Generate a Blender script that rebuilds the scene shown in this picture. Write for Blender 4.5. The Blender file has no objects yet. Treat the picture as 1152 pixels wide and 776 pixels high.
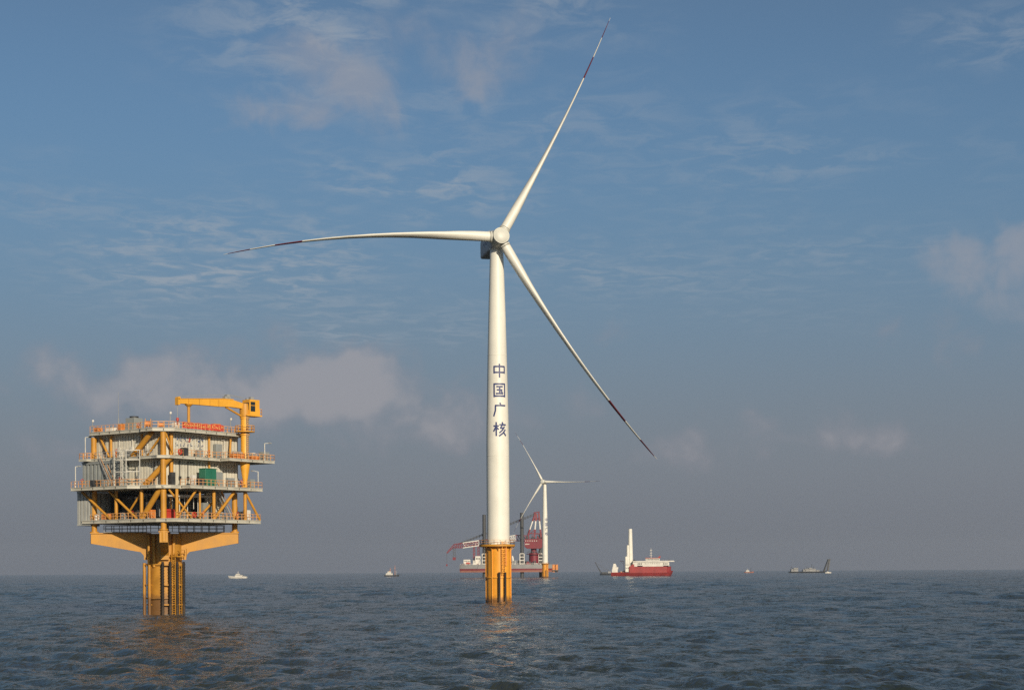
import bpy, bmesh, math, random
import numpy as np
from mathutils import Vector, Matrix

R = math.radians
scene = bpy.context.scene
COL = scene.collection

# ------------------------------------------------------------------ camera
F = 2000.0 / 1152.0          # focal length in picture widths
EYE = 7.9                    # eye height above the water (boat deck)
CXP, EYP = 576.0, 641.8      # where the optical axis meets the photograph
ROLL = R(0.32)

cam = bpy.data.cameras.new('camera')
cam.sensor_width = 36.0
cam.lens = 36.0 * F
cam.shift_y = (EYP - 388.0) / 1152.0
cam.clip_start = 0.5
cam.clip_end = 60000.0
cam_o = bpy.data.objects.new('camera', cam)
COL.objects.link(cam_o)
cam_o.matrix_world = Matrix.Translation((0, 0, EYE)) @ Matrix.Rotation(R(90), 4, 'X') @ Matrix.Rotation(-ROLL, 4, 'Z')
scene.camera = cam_o

# ------------------------------------------------------------------ sun and sky
SUN_AZ, SUN_EL = 22.0, 20.0      # degrees to the right of straight behind the camera, height
S = Vector((math.sin(R(SUN_AZ)) * math.cos(R(SUN_EL)), -math.cos(R(SUN_AZ)) * math.cos(R(SUN_EL)), math.sin(R(SUN_EL))))
sun = bpy.data.lights.new('sun', 'SUN')
sun.energy = 4.3
sun.angle = R(0.6)
sun.color = (1.0, 0.86, 0.66)
sun_o = bpy.data.objects.new('sun', sun)
sun_o.rotation_euler = S.to_track_quat('Z', 'Y').to_euler()
sun_o.location = S * 500
COL.objects.link(sun_o)

scene.view_settings.view_transform = 'Standard'
scene.view_settings.look = 'None'
scene.view_settings.gamma = 1.0
scene.view_settings.use_curve_mapping = False
scene.view_settings.exposure = 0.0
scene.cycles.use_denoising = False
scene.cycles.use_adaptive_sampling = False
scene.cycles.max_bounces = 8
scene.cycles.volume_bounces = 0

world = bpy.data.worlds.new('World')
scene.world = world
world.use_nodes = True
SKY_STRENGTH = 0.085


class NT:
    """small helper to wire shader nodes"""
    def __init__(s, tree):
        s.t = tree
        s.n = tree.nodes
        s.l = tree.links

    def node(s, typ, **kw):
        n = s.n.new(typ)
        for k, v in kw.items():
            setattr(n, k, v)
        return n

    def put(s, sock, v):
        if isinstance(v, bpy.types.NodeSocket):
            s.l.new(v, sock)
        elif v is not None:
            sock.default_value = v

    def math(s, op, a, b=None, c=None, clamp=False):
        n = s.node('ShaderNodeMath', operation=op, use_clamp=clamp)
        for i, v in enumerate((a, b, c)):
            s.put(n.inputs[i], v)
        return n.outputs[0]

    def vmath(s, op, a, b=None, out=0):
        n = s.node('ShaderNodeVectorMath', operation=op)
        s.put(n.inputs[0], a)
        s.put(n.inputs[1], b)
        return n.outputs[out]

    def noise(s, vec, scale, detail=4, rough=0.55, dist=0.0):
        n = s.node('ShaderNodeTexNoise')
        if vec is not None:
            s.l.new(vec, n.inputs['Vector'])
        n.inputs['Scale'].default_value = scale
        n.inputs['Detail'].default_value = detail
        n.inputs['Roughness'].default_value = rough
        n.inputs['Distortion'].default_value = dist
        return n.outputs[0]

    def rng(s, v, a, b, c=0.0, d=1.0, smooth=True):
        n = s.node('ShaderNodeMapRange', interpolation_type='SMOOTHSTEP' if smooth else 'LINEAR')
        s.put(n.inputs[0], v)
        for i, x in enumerate((a, b, c, d)):
            n.inputs[1 + i].default_value = x
        return n.outputs[0]

    def mix(s, f, a, b, blend='MIX'):
        n = s.node('ShaderNodeMix', data_type='RGBA', blend_type=blend)
        s.put(n.inputs[0], f)
        s.put(n.inputs[6], a if isinstance(a, bpy.types.NodeSocket) else (*a, 1) if len(a) == 3 else a)
        s.put(n.inputs[7], b if isinstance(b, bpy.types.NodeSocket) else (*b, 1) if len(b) == 3 else b)
        return n.outputs[2]


def build_world():
    w = NT(world.node_tree)
    w.n.clear()
    out = w.node('ShaderNodeOutputWorld')
    bg = w.node('ShaderNodeBackground')
    bg.inputs[1].default_value = SKY_STRENGTH
    w.l.new(bg.outputs[0], out.inputs[0])
    sky = w.node('ShaderNodeTexSky', sky_type='NISHITA')
    sky.sun_disc = False
    sky.sun_elevation = R(SUN_EL)
    sky.sun_rotation = R(180 - SUN_AZ)
    sky.air_density = 1.0
    sky.dust_density = 1.2
    sky.ozone_density = 1.6
    tc = w.node('ShaderNodeTexCoord')
    d = tc.outputs['Generated']
    sep = w.node('ShaderNodeSeparateXYZ')
    w.l.new(d, sep.inputs[0])
    x, y, z = sep.outputs
    k = 1.0 / SKY_STRENGTH

    def c(r, g, b):
        return (r * k, g * k, b * k)
    # hazy lower air: the sky turns to a greyish mist towards the horizon
    hz = w.rng(z, 0.0, 0.36, 1.0, 0.0)
    blue = w.mix(1.0, sky.outputs[0], (0.56, 0.73, 0.86), 'MULTIPLY')
    mist = w.mix(w.rng(z, 0.05, 0.22), w.mix(w.rng(z, 0.0, 0.06), c(0.160, 0.175, 0.212), c(0.186, 0.200, 0.242)), c(0.134, 0.214, 0.312))
    col = w.mix(w.math('MULTIPLY', hz, 0.95), blue, mist)
    col = w.mix(w.rng(z, 0.22, 0.5, 0.0, 0.72), col, c(0.140, 0.166, 0.190))
    # cloud coordinates: directions on a flat layer, and azimuth / height for the low puffs
    zz = w.math('MAXIMUM', z, 0.03)
    comb = w.node('ShaderNodeCombineXYZ')
    w.l.new(w.math('DIVIDE', x, zz), comb.inputs[0])
    w.l.new(w.math('DIVIDE', y, zz), comb.inputs[1])
    layer = comb.outputs[0]
    az = w.math('ARCTAN2', x, y)
    comb2 = w.node('ShaderNodeCombineXYZ')
    w.l.new(az, comb2.inputs[0])
    w.l.new(z, comb2.inputs[1])
    ae = comb2.outputs[0]
    wob = w.node('ShaderNodeTexNoise')
    w.l.new(ae, wob.inputs['Vector'])
    wob.inputs['Scale'].default_value = 22
    wob.inputs['Detail'].default_value = 3
    wv = w.vmath('SCALE', w.vmath('SUBTRACT', wob.outputs[1], (0.5, 0.5, 0.5)))
    wv.node.inputs[3].default_value = 0.05
    aew = w.vmath('ADD', ae, wv)

    def blobs(lst, vec):
        tot = None
        for (px, py, sx, sy, a) in lst:
            ca = math.atan((px - CXP) / 2000.0)
            cz = math.sin(math.atan((EYP - py) / 2000.0 * math.cos(ca)))
            v = w.vmath('SUBTRACT', vec, (ca, cz, 0))
            v = w.vmath('MULTIPLY', v, (2000.0 / sx, 2000.0 / sy, 0))
            ln = w.vmath('LENGTH', v, out=1)
            m = w.rng(ln, 0.0, 1.0, a, 0.0)
            tot = m if tot is None else w.math('MAXIMUM', tot, m)
        return tot
    # thin rippled high cloud
    rip = w.noise(w.vmath('MULTIPLY', layer, (1.25, 1.0, 1.0)), 7.0, 7, 0.62, 0.6)
    big = w.noise(layer, 1.6, 4, 0.55, 0.2)
    high = blobs([(260, 285, 300, 95, 1.0), (470, 215, 220, 75, 0.8), (430, 45, 330, 120, 0.95), (600, 40, 200, 90, 0.7), (640, 150, 300, 80, 0.35),
                  (700, 300, 260, 60, 0.55), (900, 180, 360, 110, 0.40), (420, 350, 280, 50, 0.6), (880, 300, 300, 90, 0.35),
                  (1130, 40, 160, 60, 0.55), (90, 240, 200, 80, 0.35)], aew)
    veil = w.math('MULTIPLY', w.rng(rip, 0.40, 0.66), w.rng(big, 0.30, 0.56))
    hf = w.math('MULTIPLY', w.math('MULTIPLY', high, veil), 0.74)
    col = w.mix(hf, col, c(0.345, 0.385, 0.435))
    # softer peach coloured patches
    soft = blobs([(395, 88, 180, 80, 1.0), (330, 118, 110, 55, 0.85), (500, 65, 220, 85, 0.7), (275, 155, 110, 45, 0.35),
                  (1080, 315, 90, 65, 1.0), (1140, 295, 60, 75, 1.0), (1120, 345, 130, 55, 0.8), (30, 220, 130, 50, 0.3)], aew)
    sn = w.noise(ae, 26, 7, 0.58, 0.4)
    sf = w.math('MULTIPLY', w.rng(w.math('ADD', soft, w.math('MULTIPLY', w.math('SUBTRACT', sn, 0.5), 2.2)), 0.25, 1.15), 0.60)
    sf = w.math('MULTIPLY', sf, w.rng(soft, 0.0, 0.30))
    col = w.mix(sf, col, c(0.315, 0.325, 0.370))
    # low mauve puffs over the sea
    low = blobs([(150, 420, 220, 62, 1.0), (385, 426, 140, 90, 1.5), (255, 440, 300, 80, 1.0), (470, 475, 220, 75, 0.7),
                 (640, 455, 120, 50, 0.25), (800, 505, 190, 55, 0.5), (960, 488, 200, 52, 0.46), (690, 360, 70, 40, 0.3),
                 (120, 490, 260, 60, 0.35), (1060, 380, 200, 50, 0.3)], aew)
    ln_ = w.noise(ae, 34, 7, 0.55, 0.3)
    lf = w.math('MULTIPLY', w.rng(w.math('ADD', low, w.math('MULTIPLY', w.math('SUBTRACT', ln_, 0.5), 1.9)), 0.12, 1.12), 0.72)
    lf = w.math('MULTIPLY', lf, w.rng(low, 0.0, 0.30))
    col = w.mix(lf, col, w.mix(w.rng(lf, 0.15, 0.72), c(0.285, 0.275, 0.312), c(0.350, 0.338, 0.362)))
    w.l.new(col, bg.inputs[0])


build_world()

# ------------------------------------------------------------------ helpers


def unroll(px, py):
    dx, dy = px - CXP, py - EYP
    c, s = math.cos(ROLL), math.sin(ROLL)
    return CXP + dx * c - dy * s, EYP + dx * s + dy * c


def at(px, D, py=None):
    """ground position (or point at height) seen at px,py and D metres out"""
    qx, qy = unroll(px, EYP if py is None else py)
    return Vector(((qx - CXP) / 2000.0 * D, D, 0.0 if py is None else EYE + (EYP - qy) / 2000.0 * D))


class MB:
    """collects shapes, builds ONE mesh object"""
    def __init__(s, off=(0, 0, 0)):
        s.v, s.f, s.m, s.off = [], [], [], Vector(off)

    def add(s, vs, fs, m=0):
        b = len(s.v)
        s.v += [Vector(v) - s.off for v in vs]
        s.f += [[b + i for i in f] for f in fs]
        s.m += [m] * len(fs)
        return s

    def box(s, x0, x1, y0, y1, z0, z1, m=0):
        vs = [(x, y, z) for x in (x0, x1) for y in (y0, y1) for z in (z0, z1)]
        return s.add(vs, [(0, 1, 3, 2), (4, 6, 7, 5), (0, 4, 5, 1), (2, 3, 7, 6), (0, 2, 6, 4), (1, 5, 7, 3)], m)

    def bar(s, p, q, w, h=None, m=0):
        p, q = Vector(p), Vector(q)
        h = h or w
        d = (q - p).normalized()
        up = Vector((0, 0, 1)) if abs(d.z) < 0.95 else Vector((1, 0, 0))
        a = d.cross(up).normalized() * w / 2
        b = a.cross(d).normalized() * h / 2
        vs = [p - a - b, p + a - b, p + a + b, p - a + b, q - a - b, q + a - b, q + a + b, q - a + b]
        return s.add(vs, [(3, 2, 1, 0), (4, 5, 6, 7), (0, 1, 5, 4), (1, 2, 6, 5), (2, 3, 7, 6), (3, 0, 4, 7)], m)

    def tube(s, p, q, r0, r1=None, n=10, m=0):
        p, q = Vector(p), Vector(q)
        return s.lathe(p, q - p, [(0, r0), ((q - p).length, r0 if r1 is None else r1)], n, m)

    def lathe(s, o, d, prof, n=24, m=0, caps=True):
        o, d = Vector(o), Vector(d).normalized()
        up = Vector((0, 0, 1)) if abs(d.z) < 0.95 else Vector((1, 0, 0))
        a = d.cross(up).normalized()
        b = a.cross(d).normalized()
        vs, fs = [], []
        for (t, r) in prof:
            for i in range(n):
                an = 2 * math.pi * i / n
                vs.append(o + d * t + (a * math.cos(an) + b * math.sin(an)) * r)
        for j in range(len(prof) - 1):
            for i in range(n):
                k = (i + 1) % n
                fs.append((j * n + i, j * n + k, (j + 1) * n + k, (j + 1) * n + i))
        if caps:
            fs.append(tuple(range(n))[::-1])
            fs.append(tuple((len(prof) - 1) * n + i for i in range(n)))
        return s.add(vs, fs, m)

    def prism(s, poly, z0, z1, m=0):
        n = len(poly)
        vs = [(x, y, z0) for x, y in poly] + [(x, y, z1) for x, y in poly]
        fs = [tuple(range(n))[::-1], tuple(range(n, 2 * n))]
        fs += [(i, (i + 1) % n, n + (i + 1) % n, n + i) for i in range(n)]
        return s.add(vs, fs, m)

    def slab(s, prof, axis_o, ex, ez, ey, w, m=0):
        """side profile (a,b) in plane ex,ez extruded +-w/2 along ey"""
        o, ex, ez, ey = Vector(axis_o), Vector(ex), Vector(ez), Vector(ey)
        n = len(prof)
        vs = [o + ex * a + ez * b - ey * w / 2 for a, b in prof] + [o + ex * a + ez * b + ey * w / 2 for a, b in prof]
        fs = [tuple(range(n))[::-1], tuple(range(n, 2 * n))]
        fs += [(i, (i + 1) % n, n + (i + 1) % n, n + i) for i in range(n)]
        return s.add(vs, fs, m)

    def torus(s, o, d, r, t, n=20, k=8, m=0):
        o, d = Vector(o), Vector(d).normalized()
        up = Vector((0, 0, 1)) if abs(d.z) < 0.95 else Vector((1, 0, 0))
        a = d.cross(up).normalized()
        b = a.cross(d).normalized()
        vs, fs = [], []
        for i in range(n):
            an = 2 * math.pi * i / n
            e = a * math.cos(an) + b * math.sin(an)
            for j in range(k):
                bn = 2 * math.pi * j / k
                vs.append(o + e * (r + t * math.cos(bn)) + d * t * math.sin(bn))
        for i in range(n):
            for j in range(k):
                fs.append((i * k + j, ((i + 1) % n) * k + j, ((i + 1) % n) * k + (j + 1) % k, i * k + (j + 1) % k))
        return s.add(vs, fs, m)

    def rail(s, path, z, h=1.1, r=0.055, step=1.6, m=0, closed=False):
        pts = [Vector((p[0], p[1], z)) for p in path]
        if closed:
            pts.append(pts[0])
        for p, q in zip(pts, pts[1:]):
            L = (q - p).length
            n = max(1, round(L / step))
            for i in range(n + 1):
                a = p.lerp(q, i / n)
                s.bar(a, a + Vector((0, 0, h)), r * 1.6, r * 1.6, m)
            for hh in (h, h * 0.52):
                s.bar(p + Vector((0, 0, hh)), q + Vector((0, 0, hh)), r * 1.5, r * 1.5, m)
        return s

    def ladder(s, p, q, side, w=0.5, step=0.4, r=0.05, m=0):
        p, q, e = Vector(p), Vector(q), Vector(side).normalized() * w / 2
        s.bar(p - e, q - e, r * 2, r * 2, m)
        s.bar(p + e, q + e, r * 2, r * 2, m)
        n = int((q - p).length / step)
        for i in range(n):
            c = p.lerp(q, (i + 0.5) / n)
            s.bar(c - e, c + e, r * 1.4, r * 1.4, m)
        return s

    def build(s, name, mats, parent=None, angle=35, bevel=0):
        me = bpy.data.meshes.new(name)
        me.from_pydata([tuple(v) for v in s.v], [], s.f)
        if not isinstance(mats, (list, tuple)):
            mats = [mats]
        for m in mats:
            me.materials.append(m)
        me.polygons.foreach_set('material_index', s.m)
        bm = bmesh.new()
        bm.from_mesh(me)
        bmesh.ops.recalc_face_normals(bm, faces=bm.faces)
        bm.to_mesh(me)
        bm.free()
        me.polygons.foreach_set('use_smooth', [True] * len(me.polygons))
        me.set_sharp_from_angle(angle=R(angle))
        o = bpy.data.objects.new(name, me)
        COL.objects.link(o)
        if parent is not None:
            o.parent = parent
        if bevel:
            b = o.modifiers.new('bevel', 'BEVEL')
            b.width = bevel
            b.segments = 2
        return o


def tag(o, label, cat, group=None, kind=None):
    if label:
        o['label'] = label
    if cat:
        o['category'] = cat
    if group:
        o['group'] = group
    if kind:
        o['kind'] = kind
    return o


def empty(name, loc, rz, label, cat, group=None):
    o = bpy.data.objects.new(name, None)
    o.empty_display_size = 1
    o.location = loc
    o.rotation_euler = (0, 0, rz)
    COL.objects.link(o)
    return tag(o, label, cat, group)


# ------------------------------------------------------------------ materials
def mat(name, col, rough=0.5, var=0.12, scale=0.6, streak=0.0, streak_col=(0.16, 0.08, 0.035), metal=0.0, foul=None, spec=0.5):
    m = bpy.data.materials.new(name)
    m.use_nodes = True
    w = NT(m.node_tree)
    p = m.node_tree.nodes['Principled BSDF']
    tc = w.node('ShaderNodeTexCoord').outputs['Object']
    n = w.noise(tc, scale, 6, 0.6)
    dark = tuple(c * (1 - var * 1.6) for c in col)
    lite = tuple(min(1, c * (1 + var * 0.7)) for c in col)
    cc = w.mix(w.rng(n, 0.3, 0.7), dark, lite)
    if streak:
        st = w.noise(w.vmath('MULTIPLY', tc, (2.2, 2.2, 0.13)), 1.0, 5, 0.65)
        cc = w.mix(w.math('MULTIPLY', w.rng(st, 0.55, 0.78), streak), cc, streak_col)
    if foul:
        z0, z1, fc = foul
        sep = w.node('ShaderNodeSeparateXYZ')
        w.l.new(tc, sep.inputs[0])
        zz = w.math('ADD', sep.outputs[2], w.math('MULTIPLY', w.math('SUBTRACT', w.noise(tc, 1.1, 6, 0.65), 0.5), 3.0))
        cc = w.mix(w.math('MULTIPLY', w.rng(zz, z0, z1, 1.0, 0.0), 0.9), cc, fc)
    w.l.new(cc, p.inputs['Base Color'])
    p.inputs['Roughness'].default_value = rough
    w.l.new(w.rng(n, 0.2, 0.8, max(0.05, rough - 0.08), min(1, rough + 0.12)), p.inputs['Roughness'])
    p.inputs['Metallic'].default_value = metal
    p.inputs['Specular IOR Level'].default_value = spec
    return m


M = dict(
    white=mat('turbine_white', (0.78, 0.76, 0.68), 0.42, 0.06, 0.12, 0.22, (0.50, 0.45, 0.36)),
    hubgrey=mat('hub_grey', (0.58, 0.58, 0.52), 0.45, 0.05, 0.3),
    nacelle=mat('nacelle_grey', (0.42, 0.42, 0.44), 0.5, 0.06, 0.3),
    bandred=mat('band_red', (0.15, 0.014, 0.022), 0.45, 0.08),
    letter=mat('lettering_blue', (0.035, 0.05, 0.16), 0.5, 0.05),
    tpyellow=mat('foundation_yellow', (0.80, 0.345, 0.03), 0.45, 0.07, 0.25, 0.22, (0.42, 0.17, 0.03), foul=(0.5, 2.2, (0.16, 0.075, 0.028))),
    yellow=mat('platform_yellow', (0.54, 0.255, 0.028), 0.5, 0.10, 0.4, 0.35, (0.36, 0.15, 0.03)),
    pile=mat('pile_yellow', (0.50, 0.235, 0.028), 0.5, 0.16, 0.35, 0.6, (0.26, 0.11, 0.03), foul=(2.4, 4.4, (0.15, 0.075, 0.028))),
    crane=mat('crane_yellow', (0.78, 0.38, 0.035), 0.45, 0.06, 0.4, 0.10, (0.42, 0.17, 0.03)),
    rail=mat('railing_orange', (0.72, 0.37, 0.15), 0.5, 0.15, 1.2, 0.3, (0.3, 0.1, 0.04)),
    railwhite=mat('railing_white', (0.62, 0.60, 0.54), 0.5, 0.1, 1.0),
    railgrey=mat('railing_grey', (0.34, 0.34, 0.33), 0.5, 0.1, 1.0),
    deck=mat('deck_cream', (0.50, 0.48, 0.41), 0.55, 0.10, 0.5, 0.35, (0.28, 0.16, 0.08)),
    wall=mat('wall_cream', (0.62, 0.59, 0.50), 0.55, 0.09, 0.3, 0.45, (0.34, 0.24, 0.14)),
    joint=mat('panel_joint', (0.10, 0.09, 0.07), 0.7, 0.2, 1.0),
    greyblue=mat('cabinet_grey', (0.27, 0.29, 0.285), 0.5, 0.08, 0.4, 0.15, (0.2, 0.17, 0.13)),
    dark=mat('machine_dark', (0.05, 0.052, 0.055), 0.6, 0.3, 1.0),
    steel=mat('galvanised', (0.30, 0.31, 0.31), 0.45, 0.15, 1.0),
    panel=mat('panel_grey', (0.42, 0.425, 0.40), 0.55, 0.07, 0.4, 0.25, (0.25, 0.2, 0.14)),
    green=mat('container_green', (0.025, 0.16, 0.10), 0.45, 0.08, 0.5, 0.12, (0.10, 0.09, 0.05)),
    red=mat('signal_red', (0.50, 0.05, 0.03), 0.45, 0.1, 0.8),
    banner=mat('banner_red', (0.58, 0.06, 0.04), 0.7, 0.08, 0.8),
    goldtext=mat('banner_gold', (0.80, 0.50, 0.15), 0.6, 0.05),
    bluetext=mat('sign_blue', (0.13, 0.17, 0.28), 0.5, 0.05),
    rubber=mat('fender_black', (0.022, 0.016, 0.014), 0.7, 0.2, 1.0, foul=(1.0, 2.4, (0.06, 0.04, 0.025))),
    glass=mat('dark_glass', (0.02, 0.03, 0.035), 0.12, 0.1),
    orange=mat('orange_paint', (0.66, 0.22, 0.05), 0.5, 0.12, 1.0),
    shipred=mat('hull_red', (0.32, 0.032, 0.03), 0.5, 0.16, 0.12, 0.5, (0.22, 0.06, 0.04)),
    shipwhite=mat('ship_white', (0.70, 0.67, 0.61), 0.5, 0.08, 0.2, 0.3, (0.4, 0.3, 0.2)),
    shipdark=mat('hull_dark', (0.045, 0.05, 0.06), 0.5, 0.2, 0.2, 0.3),
    shipgrey=mat('hull_grey', (0.28, 0.28, 0.28), 0.55, 0.1, 0.1, 0.35, (0.25, 0.14, 0.08)),
    cranered=mat('crane_red', (0.19, 0.013, 0.026), 0.5, 0.1, 0.2, 0.15, (0.2, 0.04, 0.04)),
    legsteel=mat('leg_steel', (0.065, 0.068, 0.073), 0.6, 0.12, 0.2, 0.2, (0.15, 0.09, 0.06)),
    bottom=mat('bottom_paint', (0.30, 0.12, 0.085), 0.6, 0.12, 0.15, 0.3, (0.2, 0.09, 0.06)),
    tpfar=mat('far_orange', (0.70, 0.28, 0.08), 0.5, 0.08, 0.3, 0.2),
)

# ------------------------------------------------------------------ the sea
SUBXY = (-66.9, 343.0)      # where the substation's pile stands


def build_sea():
    rng = np.random.default_rng(11)
    fine = np.radians(np.linspace(-20, 20, 520))
    coarse = np.radians(np.linspace(20, 340, 150))[1:-1]
    th = np.concatenate([fine, coarse])
    ratio = 1.0052
    r = [14.0]
    while r[-1] < 10500:
        r.append(r[-1] * ratio)
    r = np.array(r)
    RR, TT = np.meshgrid(r, th, indexing='ij')
    X, Y = RR * np.sin(TT), RR * np.cos(TT)
    Z = np.zeros_like(X)
    DX = np.zeros_like(X)
    DY = np.zeros_like(X)
    dr = RR * (ratio - 1)
    dr = np.maximum(dr, np.where(np.abs(TT) < R(21), RR * 0.00125, RR * 0.035))
    wind = R(62)
    for i in range(150):
        lam = 0.7 * (10 / 0.7) ** rng.random()
        a = wind + rng.normal() * (0.85 if lam < 3 else 0.6)
        k = 2 * np.pi / lam
        amp = lam * (0.0084 if lam < 3 else 0.0084 * (3 / lam) ** 0.9) * (0.6 + 0.8 * rng.random())
        fade = np.clip((lam / dr - 2.2) / 2.0, 0, 1)
        ph = rng.random() * 6.283
        kx, ky = np.cos(a), np.sin(a)
        arg = k * (kx * X + ky * Y) + ph
        A = amp * fade
        Z += A * np.cos(arg)
        DX -= 0.6 * A * kx * np.sin(arg)
        DY -= 0.6 * A * ky * np.sin(arg)
    # longer seas further out
    for i in range(60):
        lam = 7 * (42 / 7) ** rng.random()
        a = wind + rng.normal() * 0.7
        k = 2 * np.pi / lam
        A = 0.024 / k * (0.6 + 0.8 * rng.random()) * np.clip((lam / dr - 2.2) / 2.0, 0, 1) * np.clip((RR - 130) / 420, 0, 1)
        Z += A * np.cos(k * (np.cos(a) * X + np.sin(a) * Y) + rng.random() * 6.283)
    # gusts make some patches rougher than others
    g = 0.9 + 0.18 * np.sin(X * 0.021 + 1.3 * np.sin(Y * 0.006)) * np.sin(Y * 0.013 + 2.0)
    Z *= g
    V = np.stack([X + DX * g, Y + DY * g, Z], -1).reshape(-1, 3)
    nr, nt = X.shape
    i = np.arange(nr - 1)[:, None]
    j = np.arange(nt)[None, :]
    j2 = (j + 1) % nt
    quads = np.stack([i * nt + j, i * nt + j2 + 0 * i, (i + 1) * nt + j2, (i + 1) * nt + j], -1).reshape(-1, 4)
    quads = quads[:, ::-1]
    cidx = len(V)
    V = np.vstack([V, [[0, 0, 0]]])
    jj = np.arange(nt)
    tris = np.stack([np.full(nt, cidx), (jj + 1) % nt, jj], -1)
    me = bpy.data.meshes.new('sea')
    me.vertices.add(len(V))
    me.vertices.foreach_set('co', V.astype(np.float32).ravel())
    loops = np.concatenate([quads.ravel(), tris.ravel()])
    me.loops.add(len(loops))
    me.loops.foreach_set('vertex_index', loops.astype(np.int32))
    starts = np.concatenate([np.arange(len(quads)) * 4, len(quads) * 4 + np.arange(nt) * 3])
    me.polygons.add(len(starts))
    me.polygons.foreach_set('loop_start', starts.astype(np.int32))
    me.update(calc_edges=True)
    me.validate()
    me.polygons.foreach_set('use_smooth', [True] * len(me.polygons))
    o = bpy.data.objects.new('sea', me)
    COL.objects.link(o)
    o['kind'] = 'structure'
    m = bpy.data.materials.new('sea_water')
    m.use_nodes = True
    w = NT(m.node_tree)
    p = m.node_tree.nodes['Principled BSDF']
    pos = w.node('ShaderNodeNewGeometry').outputs['Position']
    murk = w.noise(w.vmath('MULTIPLY', pos, (1, 1, 0)), 0.016, 5, 0.6)
    silt = w.noise(w.vmath('MULTIPLY', pos, (1, 1, 0)), 0.09, 4, 0.6)
    base = w.mix(w.rng(murk, 0.35, 0.65), (0.021, 0.030, 0.027), (0.030, 0.036, 0.031))
    base = w.mix(w.math('MULTIPLY', w.rng(silt, 0.5, 0.75), 0.6), base, (0.055, 0.045, 0.034))
    # scattered small breaking crests
    sepz = w.node('ShaderNodeSeparateXYZ')
    w.l.new(pos, sepz.inputs[0])
    fl = w.noise(w.vmath('MULTIPLY', pos, (1, 1, 0)), 1.3, 6, 0.7)
    fp = w.noise(w.vmath('MULTIPLY', pos, (1, 1, 0)), 0.035, 3, 0.6)
    foam = w.math('MULTIPLY', w.math('MULTIPLY', w.rng(sepz.outputs[2], 0.17, 0.32), w.rng(fl, 0.57, 0.68)), w.rng(fp, 0.54, 0.64))
    for (cx_, cy_, rr_) in ((-3.4, 439.0, 3.0), (SUBXY[0], SUBXY[1], 3.8), (37.4 * 1.0, 2000.0, 3.3)):
        dd = w.vmath('LENGTH', w.vmath('SUBTRACT', w.vmath('MULTIPLY', pos, (1, 1, 0)), (cx_, cy_, 0)), out=1)
        foam = w.math('ADD', foam, w.math('MULTIPLY', w.rng(dd, rr_ + .5, rr_ + 2.6, 1.0, 0.0), w.rng(fl, 0.36, 0.58)), clamp=True)
    base = w.mix(w.math('MULTIPLY', foam, 0.7), base, (0.55, 0.56, 0.56))
    w.l.new(base, p.inputs['Base Color'])
    p.inputs['Roughness'].default_value = 0.09
    p.inputs['IOR'].default_value = 1.33
    rot = w.node('ShaderNodeMapping')
    w.l.new(pos, rot.inputs[0])
    rot.inputs['Rotation'].default_value = (0, 0, R(-62))
    rot.inputs['Scale'].default_value = (1.0, 0.55, 1.0)
    r1 = w.noise(rot.outputs[0], 2.0, 5, 0.62, 0.6)
    r2 = w.noise(rot.outputs[0], 0.34, 4, 0.6, 0.5)
    hgt = w.math('ADD', w.math('MULTIPLY', r1, 0.5), w.math('MULTIPLY', r2, 1.8))
    gust = w.noise(w.vmath('MULTIPLY', rot.outputs[0], (0.5, 1.6, 0)), 0.016, 4, 0.55, 0.8)
    hgt = w.math('MULTIPLY', hgt, w.rng(gust, 0.36, 0.66, 0.60, 1.30))
    bp = w.node('ShaderNodeBump')
    bp.inputs['Strength'].default_value = 1.0
    bp.inputs['Distance'].default_value = 0.75
    w.l.new(hgt, bp.inputs['Height'])
    # fine capillary ripples tilt the surface at every scale, far out as well as close by
    def tilt(scale, k, detail):
        n = w.node('ShaderNodeTexNoise')
        w.l.new(rot.outputs[0], n.inputs['Vector'])
        n.inputs['Scale'].default_value = scale
        n.inputs['Detail'].default_value = detail
        return w.vmath('MULTIPLY', w.vmath('SUBTRACT', n.outputs['Color'], (0.5, 0.5, 0.5)), (k, k, 0))
    tl = w.vmath('ADD', tilt(2.6, 1.35, 4), tilt(0.55, 0.95, 3))
    sc_ = w.vmath('SCALE', tl)
    w.l.new(w.rng(gust, 0.36, 0.66, 0.70, 1.25), sc_.node.inputs[3])
    w.l.new(w.vmath('NORMALIZE', w.vmath('ADD', bp.outputs[0], sc_)), p.inputs['Normal'])
    me.materials.append(m)


build_sea()

# ------------------------------------------------------------------ haze
def build_haze():
    mb = MB()
    mb.box(-11500, 11500, -11500, 11500, -3.0, 176.0)
    m = bpy.data.materials.new('haze_air')
    m.use_nodes = True
    nt = m.node_tree
    nt.nodes.clear()
    out = nt.nodes.new('ShaderNodeOutputMaterial')
    v = nt.nodes.new('ShaderNodeVolumePrincipled')
    v.inputs['Color'].default_value = (0.80, 0.86, 0.95, 1)
    v.inputs['Density'].default_value = 0.00004
    v.inputs['Anisotropy'].default_value = 0.2
    nt.links.new(v.outputs[0], out.inputs['Volume'])
    o = mb.build('haze', m)
    o['kind'] = 'stuff'
    tag(o, 'thin grey sea haze that fades the ships along the horizon', 'haze')


build_haze()

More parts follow.
